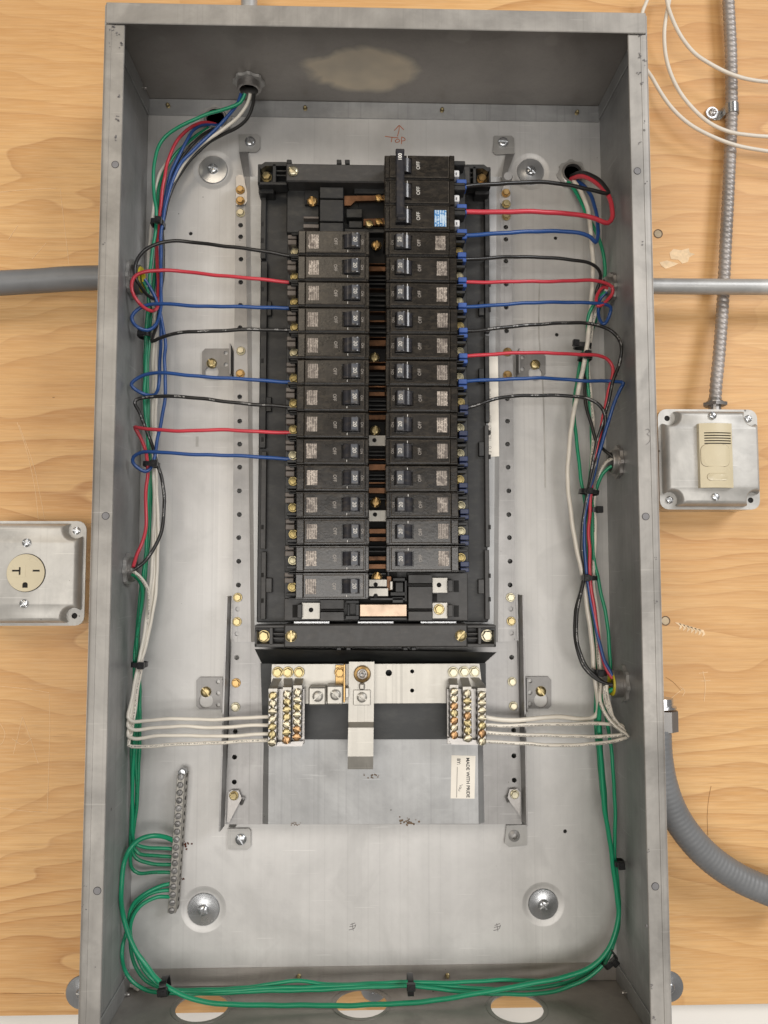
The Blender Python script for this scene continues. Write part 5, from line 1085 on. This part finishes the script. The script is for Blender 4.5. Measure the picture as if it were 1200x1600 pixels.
# ------------------------------------------------------------------ conduit fittings through the box walls
gf = 'conduit fittings through the walls of the box'
def fitting(c, axis, sgn, label, r=.0125, throat='dark', ln=.013, lock='tab'):
    """locknut against the wall and a threaded nipple standing into the box; axis 'X','Z' or 'Y', sgn = direction into the box"""
    t = thing('conduit_fitting', label, 'conduit fitting', c, gf)
    ring_ = []
    n = 32; o = []
    for k in range(n):
        a = 2 * math.pi * k / n; o.append((r * 1.36 * math.cos(a) if k % 4 in (0, 1) else r * 1.22 * math.cos(a), r * 1.36 * math.sin(a) if k % 4 in (0, 1) else r * 1.22 * math.sin(a)))
    fn = {'X': lambda u, w, v: (c.x + sgn * w, c.y + u, c.z + v), 'Z': lambda u, w, v: (c.x + u, c.y + v, c.z + sgn * w), 'Y': lambda u, w, v: (c.x + u, c.y + sgn * w, c.z + v)}[axis]
    mb = MB(); mb.plate(o, [circ(0, 0, r * .98, 24)], .0003, .0036, fn=fn); mb.build('locknut', M[lock], t, smooth=30)
    prof = [(r * .80, 0)]; h = 0.0
    while h < ln: prof += [(r, h), (r, h + .0007), (r * .955, h + .0010), (r * .955, h + .0014)]; h += .0016
    prof += [(r * .90, ln + .001), (r * .80, ln + .001)]
    mb = MB(); mb.ring([(q, sgn * w) for q, w in prof], c, axis=axis, seg=28); mb.build('threaded_nipple', M['steel'], t, smooth=25)
    if throat == 'yellow':
        mb = MB(); mb.ring([(r * .60, sgn * (ln - .001)), (r * .62, sgn * (ln + .0025)), (r * .84, sgn * (ln + .0025)), (r * .88, sgn * (ln + .001)), (r * .79, sgn * (ln + .0008))], c, axis=axis, seg=28); mb.build('bushing', M['yellow'], t)
    mb = MB(); mb.lathe([(r * .80, sgn * .001), (0, sgn * .001)], c, axis=axis, seg=20); mb.build('throat', M['dark'], t)
    return t
wl = -(HW - T); wr = HW - T
q = atz(389, 126, ZT - T); fitting(q, 'Z', -1, 'zinc conduit fitting through the top wall with four wires coming out', .0125, ln=.010)
c = atx(204, 437, wl); fitting(c, 'X', 1, 'zinc fitting with yellow bushing in the left wall', .0150, 'yellow', .010)
c = atx(198, 890, wl); fitting(c, 'X', 1, 'zinc fitting low on the left wall where red and black wires enter', .0125, ln=.008)
c = atx(957, 452, wr); fitting(c, 'X', -1, 'zinc fitting high on the right wall behind a red loop', .0130, ln=.009, lock='steel')
c = atx(967, 722, wr); fitting(c, 'X', -1, 'grey fitting on the right wall halfway down', .0130, ln=.008, lock='steel')
c = atx(976, 1068, wr); fitting(c, 'X', -1, 'zinc fitting with yellow bushing low on the right wall', .0140, 'yellow', .012)
c = at(338, 189, -.0017); fitting(c, 'Y', -1, 'shiny fitting in the back sheet behind the upper left wires', .0125, ln=.006)
c = at(893, 274, 0); fitting(c, 'Y', -1, 'shiny fitting in the back sheet at the upper right', .0125, ln=.006)
# scraps on the bottom
for x, y, ang, L_, lab in ((207, 1541, 60, .011, 'longer white insulation scrap in the lower left corner'), (213, 1545, 50, .006, 'shorter white insulation scrap in the lower left corner')):
    p = atz(x, y, ZB + T + .002); d = Vector((math.sin(math.radians(ang)), -math.cos(math.radians(ang)), .05)) * L_ / 2
    tag(MB().tube([p - d, p, p + d], .0016, 8).build('insulation_scrap', M['w_white'], None), lab, 'scrap')
p = atz(812, 1539, ZB + T + .0018); tag(MB().tube([p - Vector((.009, 0, 0)), p, p + Vector((.010, .002, .001))], .0012, 8).build('insulation_scrap', M['w_red'], None), 'thin red insulation scrap under the green wires near the right knockout', 'scrap')
p = atz(793, 1545, ZB + T + .0018); tag(MB().tube([p - Vector((.008, 0, 0)), p, p + Vector((.008, .001, 0))], .0014, 8).build('insulation_scrap', M['w_white'], None), 'white insulation scrap at the right knockout edge', 'scrap')

# ------------------------------------------------------------------ conduits and cables outside the box
def pipe(name, P, r, mat, label, cat, rad=None, seg=24, step=.004):
    t = thing(name, label, cat, P[0]); MB().tube(spline(P, step), r, seg, rad=rad).build('tube', M[mat], t, smooth=180); return t
t = pipe('flexible_conduit', [at(-60, 446, -.042), at(0, 442.5, -.042), at(60, 439, -.042), at(110, 435.5, -.042), Vector((-HW - .001, -.042, at(152, 432.5, -.042).z))], .0126, 'pvc', 'grey plastic coated conduit entering the left wall of the box', 'conduit', rad=lambda L, a: .0126 + .00008 * math.sin(L * 2 * math.pi / .0042))
p = Vector((HW + .001, -.042, at(1022, 447, -.042).z))
t = pipe('metal_conduit', [p, at(1060, 447.5, -.042), at(1120, 448, -.042), at(1200, 448.5, -.042), at(1300, 449, -.042)], .0083, 'emt', 'straight thin galvanised conduit leaving the right wall of the box', 'conduit')
p = at(386, 12, -.055); t = pipe('metal_conduit', [Vector((q.x, q.y, ZT + .0005)), Vector((q.x - .0005, q.y, ZT + .03)), Vector((q.x - .001, q.y, ZT + .12))], .0088, 'emt', 'short stub of grey conduit above the top wall of the box', 'conduit')
# liquid tight conduit at lower right
P = [Vector((HW + .004, -.050, at(1043, 1190, -.05).z)), at(1036, 1205, -.050), at(1046, 1250, -.046), at(1068, 1297, -.044), at(1100, 1338, -.042), at(1145, 1374, -.042), at(1200, 1400, -.042), at(1270, 1425, -.042)]
P = [at(1026, 1140, -.052), at(1028, 1180, -.052), at(1036, 1225, -.050), at(1052, 1268, -.047), at(1078, 1308, -.045), at(1112, 1343, -.043), at(1155, 1372, -.042), at(1200, 1392, -.042), at(1270, 1418, -.042)]
t = pipe('flexible_conduit', P, .0142, 'pvc', 'thick ribbed grey conduit curving away at the lower right of the box', 'conduit', rad=lambda L, a: .0142 + .00012 * math.sin(L * 2 * math.pi / .0048), step=.0008)
c = at(1030, 1116, -.052)
mb = MB(); mb.lathe([(.013, 0), (.013, .002), (.010, .002), (.010, .010)], c + Vector((.004, 0, .006)), axis='Z', seg=20); mb.build('collar', M['zinc'], t)
mb = MB(); pr = [[(c.x + .005 + .0135 * math.cos(math.pi / 4 * k + .2), c.y + .0135 * math.sin(math.pi / 4 * k + .2), c.z + h) for k in range(8)] for h in (.004, -.016)]
mb.loft([[Vector(v) for v in L] for L in pr], False, False); mb.add(pr[0], [tuple(range(8))]); mb.add(pr[1], [tuple(range(8))]); mb.build('compression_nut', M['tabdark'], t, smooth=25)
# armoured cable
AP = [at(1137, -40, -.012), at(1138, 0, -.012), at(1142, 80, -.011), at(1143, 175, -.010), at(1139, 280, -.012), at(1134, 380, -.014), at(1129, 480, -.018), at(1123, 560, -.024), at(1119, 600, -.027), at(1117, 637, -.028)]
def helix(L, a): 
    f = (L / .0062 + a / (2 * math.pi)) % 1.0; return .0053 + .0013 * math.sin(math.pi * f) ** .6
t = pipe('armoured_cable', AP, .0062, 'armour', 'spiral armoured metal cable running down to the sensor box', 'cable', rad=helix, seg=24, step=.0006)
b_ = at(1117, 636, -.028); mb = MB()
for h0, h1, r0, r1 in ((.006, .010, .0062, .0075),): mb.lathe([(r0, h1), (r1, h0), (.0088, h0), (.0088, .003), (.0065, .002), (.0065, -.004)], b_, axis='Z', seg=14)
n_ = 10; pr = [[(b_.x + (.0125 if k % 2 else .0108) * math.cos(2 * math.pi * k / n_), b_.y + (.0125 if k % 2 else .0108) * math.sin(2 * math.pi * k / n_), b_.z + h) for k in range(n_)] for h in (.0045, .001)]
mb.loft([[Vector(v) for v in L] for L in pr], False, False); mb.add(pr[0], [tuple(range(n_))]); mb.add(pr[1], [tuple(range(n_))]); mb.build('cable_connector', M['steel'], t, smooth=25)
# strap holding it
c = at(1143, 172, -.010); t = thing('cable_strap', 'one-hole metal strap holding the armoured cable to the plywood', 'strap', at(1113, 177, .002))
mb = MB(); w = .0055; arc = [Vector((c.x + .0078 * math.cos(a), c.y - .0078 * math.sin(a) * 1.05, 0)) for a in [math.radians(-20 + 205 * k / 14) for k in range(15)]] + [Vector((c.x - .0085, .0002, 0)), Vector((c.x - .012, .0004, 0)), Vector((at(1106, 177, 0).x, .0004, 0))]
for a, b2 in zip(arc[:-1], arc[1:]):
    n = Vector((0, 0, w)); d = (b2 - a).normalized(); o_ = Vector((d.y, -d.x, 0)) * .0014
    z = Vector((0, 0, c.z)); mb.add([a + z + n, b2 + z + n, b2 + z - n, a + z - n, a + o_ + z + n, b2 + o_ + z + n, b2 + o_ + z - n, a + o_ + z - n], [(0, 1, 2, 3), (4, 5, 6, 7), (0, 1, 5, 4), (1, 2, 6, 5), (2, 3, 7, 6), (3, 0, 4, 7)])
mb.build('strap_band', M['zinc'], t, smooth=40)
p = at(1112.5, 176.5, -.001); MB().lathe([(.0072, .001), (.0072, -.0005), (.0068, -.001), (0, -.001)], p, seg=20).build('strap_end', M['zinc'], t); screw('phil', 'steel', t, p + Vector((0, -.001, 0)), 15, 'screw', .95)
# thin white cables
gc = 'thin white cables at the upper right'
for pts, Y, lab in (([(1041, -30), (1042, 0), (1047, 20), (1063, 55), (1085, 83), (1110, 100), (1140, 115), (1170, 124), (1200, 128), (1260, 130)], -.028, 'uppermost of the three thin white cables crossing the armoured cable'),
                    ([(1050, -25), (1046, 0), (1041, 25), (1038, 50), (1040, 85), (1048, 115), (1063, 145), (1085, 172), (1110, 193), (1140, 206), (1170, 211), (1200, 213.5), (1260, 216)], -.024, 'middle of the three thin white cables crossing the armoured cable'),
                    ([(1022, -30), (1010, 3), (1003, 22), (1001, 60), (1008, 98), (1018, 120), (1032, 144), (1050, 169), (1076, 193), (1110, 212), (1150, 227), (1200, 236.5), (1260, 246)], -.024, 'lowest of the three thin white cables, passing behind the box corner')):
    P = [at(x, y, Y) for x, y in pts]
    if 'behind' in lab:
        P[3].y = P[4].y = -.020; P[3].x = max(P[3].x, HW + .004); P[4].x = max(P[4].x, HW + .004)
    mb = MB(); mb.tube(spline(P, .004), .0021, 10); tag(mb.build('thin_cable', M['cable'], None, smooth=60), lab, 'cable', gc)
P = [at(790, 1606, .008), at(800, 1592, .008), at(815, 1580, .008), at(840, 1575, .008), at(880, 1573, .008)]

# ------------------------------------------------------------------ electrical box covers
def cover_outline(h, nr, rc, inset, notch, cx, cz, Y, n=6):
    """square of half size h with concave corner notches"""
    o = []; a = h - inset
    for qx, qz in ((1, 1), (-1, 1), (-1, -1), (1, -1)):
        cc = .0434; rho = notch; d0 = math.sqrt(max(1e-9, rho ** 2 - (a - cc) ** 2)); t0 = math.atan2(-d0, a - cc); t1 = -math.pi - (math.pi / 2 + t0) if False else None
        A0 = math.atan2(-d0, a - cc); A1 = math.pi / 2 - A0
        A1 = A1 if A1 < 0 else A1 - 2 * math.pi
        arc = [(cc + rho * math.cos(A0 + (A1 - A0) * k / n), cc + rho * math.sin(A0 + (A1 - A0) * k / n)) for k in range(n + 1)]
        zs = arc[0][1]; pts = [(a, zs - .004), (a, zs - .0018), (a - .0006, zs - .0005)] + arc[1:-1] + [(zs - .0005, a - .0006), (zs - .0018, a), (zs - .004, a)]
        if qx * qz < 0: pts = pts[::-1]
        o += [(cx + qx * u, Y, cz + qz * v) for u, v in pts]
    return [Vector(p) for p in o]
def box_cover(c, label, cat, name):
    t = thing(name, label, cat, Vector((c.x, .002, c.z)))
    h = .0524
    mb = MB(); mb.plate(rrect(c.x - h, c.x + h, c.z - h, c.z + h, .008), [], -.037, .0018); mb.build('back_box', M['zinc'], t, smooth=30)
    mb = MB(); mb.plate(rrect(c.x - h - .0004, c.x + h + .0004, c.z - h - .0004, c.z + h + .0004, .009), [circ(c.x + sx * .0430, c.z + sz * .0430, .0030, 14) for sx, sz in ((1, 1), (-1, 1), (-1, -1), (1, -1))], -.0388, -.0372); cv = mb.build('cover_plate', M['cover'], t, smooth=30)
    for sx, sz in ((1, 1), (-1, 1), (-1, -1), (1, -1)): MB().lathe([(.0034, -.0371), (.0034, -.0368)], Vector((c.x + sx * .0430, 0, c.z + sz * .0430)), seg=12).build('ear_hole', M['dark'], t)
    rings = []
    for k in range(6):
        a = math.pi / 2 * k / 5; rings.append(cover_outline(h, 0, 0, .0016 + .0055 * (1 - math.cos(a)) + .0008, .0088 + .0030 * (1 - math.cos(a)), c.x, c.z, -.0388 - .0125 * math.sin(a)))
    mb = MB(); mb.loft(rings); mb.build('raised_cover', M['cover'], t, smooth=50)
    return t
YC = -.0514
c = at(51, 895.5, -.0388); c.y = 0
rb = box_cover(c, 'steel box with a round ivory receptacle left of the panel', 'outlet box', 'receptacle_box')
p = at(41, 895, YC); r = .0186
gnd = [(p.x - .0002 + .0027 * math.cos(math.radians(a)), p.z - .0115 + .0022 * math.sin(math.radians(a))) for a in range(0, 181, 20)] + [(p.x - .0029, p.z - .0148), (p.x + .0025, p.z - .0148)]
R1 = lambda x0, x1, z0, z1: [(p.x + x0, p.z + z0), (p.x + x1, p.z + z0), (p.x + x1, p.z + z1), (p.x + x0, p.z + z1)]
tsl = [(p.x + u, p.z + v) for u, v in ((-.0135, .0012), (-.0068, .0012), (-.0068, -.002), (-.0050, -.002), (-.0050, .0056), (-.0068, .0056), (-.0068, .0030), (-.0135, .0030))]
mb = MB(); mb.plate(circ(p.x, p.z, r, 40), [tsl, R1(.0068, .0138, .0012, .0030), gnd], YC - .0016, YC + .0002); rc = mb.build('receptacle', M['ivory'], rb, smooth=30)
MB().lathe([(r * .96, 0), (r * .96, .0006)], Vector((p.x, YC - .0004, p.z)), seg=30).build('slot_back', M['dark'], rc); MB().ring([(r, .0), (r + .0006, 0), (r + .0006, .0006), (r, .0006)], Vector((p.x, YC - .0003, p.z)), seg=40).build('gap_ring', M['dark'], rb)
mb = MB(); mb.box(p.x - .0001, p.x + .0001, YC - .00175, YC - .0016, p.z - .004, p.z + .0075); mb.box(p.x - .0155, p.x + .0135, YC - .00172, YC - .0016, p.z - .0045, p.z - .0042); mb.build('moulded_line', M['ivory'], rc, smooth=0)
screw('phil', 'zinc', rb, at(42, 848, YC - .0002), 20, 'screw', .95); screw('phil', 'zinc', rb, at(38, 943, YC - .0002), 50, 'screw', .95)
screw('phil', 'zinc', rb, Vector((rb.location.x + .0430, -.0389, rb.location.z + .0430)), 10, 'screw', .85)
c = at(1107.5, 717.5, -.0388); c.y = 0
sb = box_cover(c, 'steel box with an ivory motion sensor switch right of the panel', 'sensor box', 'sensor_box')
a, b_ = at(1088.5, 663, YC), at(1142.5, 763, YC)
x0, x1, z0, z1 = a.x, b_.x, b_.z, a.z; wd = x1 - x0; hg = z1 - z0
# gently bulged body with louvre slots
def bulge(u): return YC - .0052 - .0026 * (1 - ((u - (x0 + x1) / 2) / (wd / 2)) ** 2)
def panel(L, dy, mat, name, parent, holes=(), th=.004, nx=12):
    """curved plate: rectangle cut in vertical strips that follow the bulge"""
    mb = MB(); u0, u1, v0, v1 = L
    top = []; 
    for k in range(nx + 1):
        u = u0 + (u1 - u0) * k / nx; top.append(u)
    A_ = [[Vector((u, bulge(u) - dy, v0)) for u in top], [Vector((u, bulge(u) - dy, v1)) for u in top]]
    B_ = [[Vector((u, bulge(u) - dy + th, v0)) for u in top], [Vector((u, bulge(u) - dy + th, v1)) for u in top]]
    for k in range(nx):
        q = [A_[0][k], A_[0][k + 1], A_[1][k + 1], A_[1][k], B_[0][k], B_[0][k + 1], B_[1][k + 1], B_[1][k]]
        mb.add(q, [(0, 1, 2, 3), (0, 1, 5, 4), (3, 2, 6, 7)] + ([(0, 3, 7, 4)] if k == 0 else []) + ([(1, 2, 6, 5)] if k == nx - 1 else []))
    return mb.build(name, M[mat], parent, smooth=30)
lz1, lz0 = at(0, 669.5, YC).z, at(0, 692, YC).z
panel((x0, x1, z0, lz0), 0, 'ivory', 'sensor_body', sb, th=.007); panel((x0, x1, lz1, z1), 0, 'ivory', 'sensor_body', sb, th=.007)
lx0, lx1 = at(1096, 680, YC).x, at(1138, 680, YC).x
panel((x0, lx0, lz0, lz1), 0, 'ivory', 'sensor_body', sb, th=.007, nx=3); panel((lx1, x1, lz0, lz1), 0, 'ivory', 'sensor_body', sb, th=.007, nx=3)
panel((lx0, lx1, lz0, lz1), -.0018, 'dark', 'louvre_back', sb, th=.004)
for k in range(6):
    f = (lz1 - lz0) / 5.4; zz = lz1 - k * f * 1.0; panel((lx0, lx1, zz - f * .56, zz), -.0001, 'ivory', 'louvre', sb, th=.002, nx=8)
def bulged_pad(px0, px1, py0, py1, rr, dy, name):
    a_, b2 = at(px0, py0, YC - .007), at(px1, py1, YC - .007); out = rrect(a_.x, b2.x, b2.z, a_.z, rr, 5)
    o2 = [((u - (a_.x + b2.x) / 2) * .975 + (a_.x + b2.x) / 2, (v - (a_.z + b2.z) / 2) * .96 + (a_.z + b2.z) / 2) for u, v in out]
    big = [((u - (a_.x + b2.x) / 2) * 1.02 + (a_.x + b2.x) / 2, (v - (a_.z + b2.z) / 2) * 1.025 + (a_.z + b2.z) / 2) for u, v in out]
    nn = len(out); mb = MB(); vs = [Vector((u, bulge(u) - .00008, v)) for u, v in big]
    # groove
    g = MB(); g.loft([[Vector((u, bulge(u) - .00010, v)) for u, v in big], [Vector((u, bulge(u) - .00012, v)) for u, v in out]], False, False); g.build(name + '_groove', M['dirt'], sb, smooth=0)
    mb.loft([[Vector((u, bulge(u) + .0004, v)) for u, v in out], [Vector((u, bulge(u) - dy * .8, v)) for u, v in out], [Vector((u, bulge(u) - dy, v)) for u, v in o2]], False, True); mb.build(name, M['ivory'], sb, smooth=40)
bulged_pad(1095.5, 1140.5, 694.5, 729, .006, .0007, 'sensor_lens'); bulged_pad(1105, 1137, 739, 751, .0038, .0007, 'push_button')
screw('slot', 'zinc', sb, at(1113, 649.5, YC - .0002), 80, 'screw', .95); screw('slot', 'zinc', sb, at(1117.5, 776.5, YC - .0002), 80, 'screw', .95)
screw('phil', 'zinc', sb, Vector((sb.location.x + .0430, -.0389, sb.location.z + .0430)), 20, 'screw', .85); screw('phil', 'zinc', sb, Vector((sb.location.x - .0430, -.0389, sb.location.z - .0430)), 20, 'screw', .85)
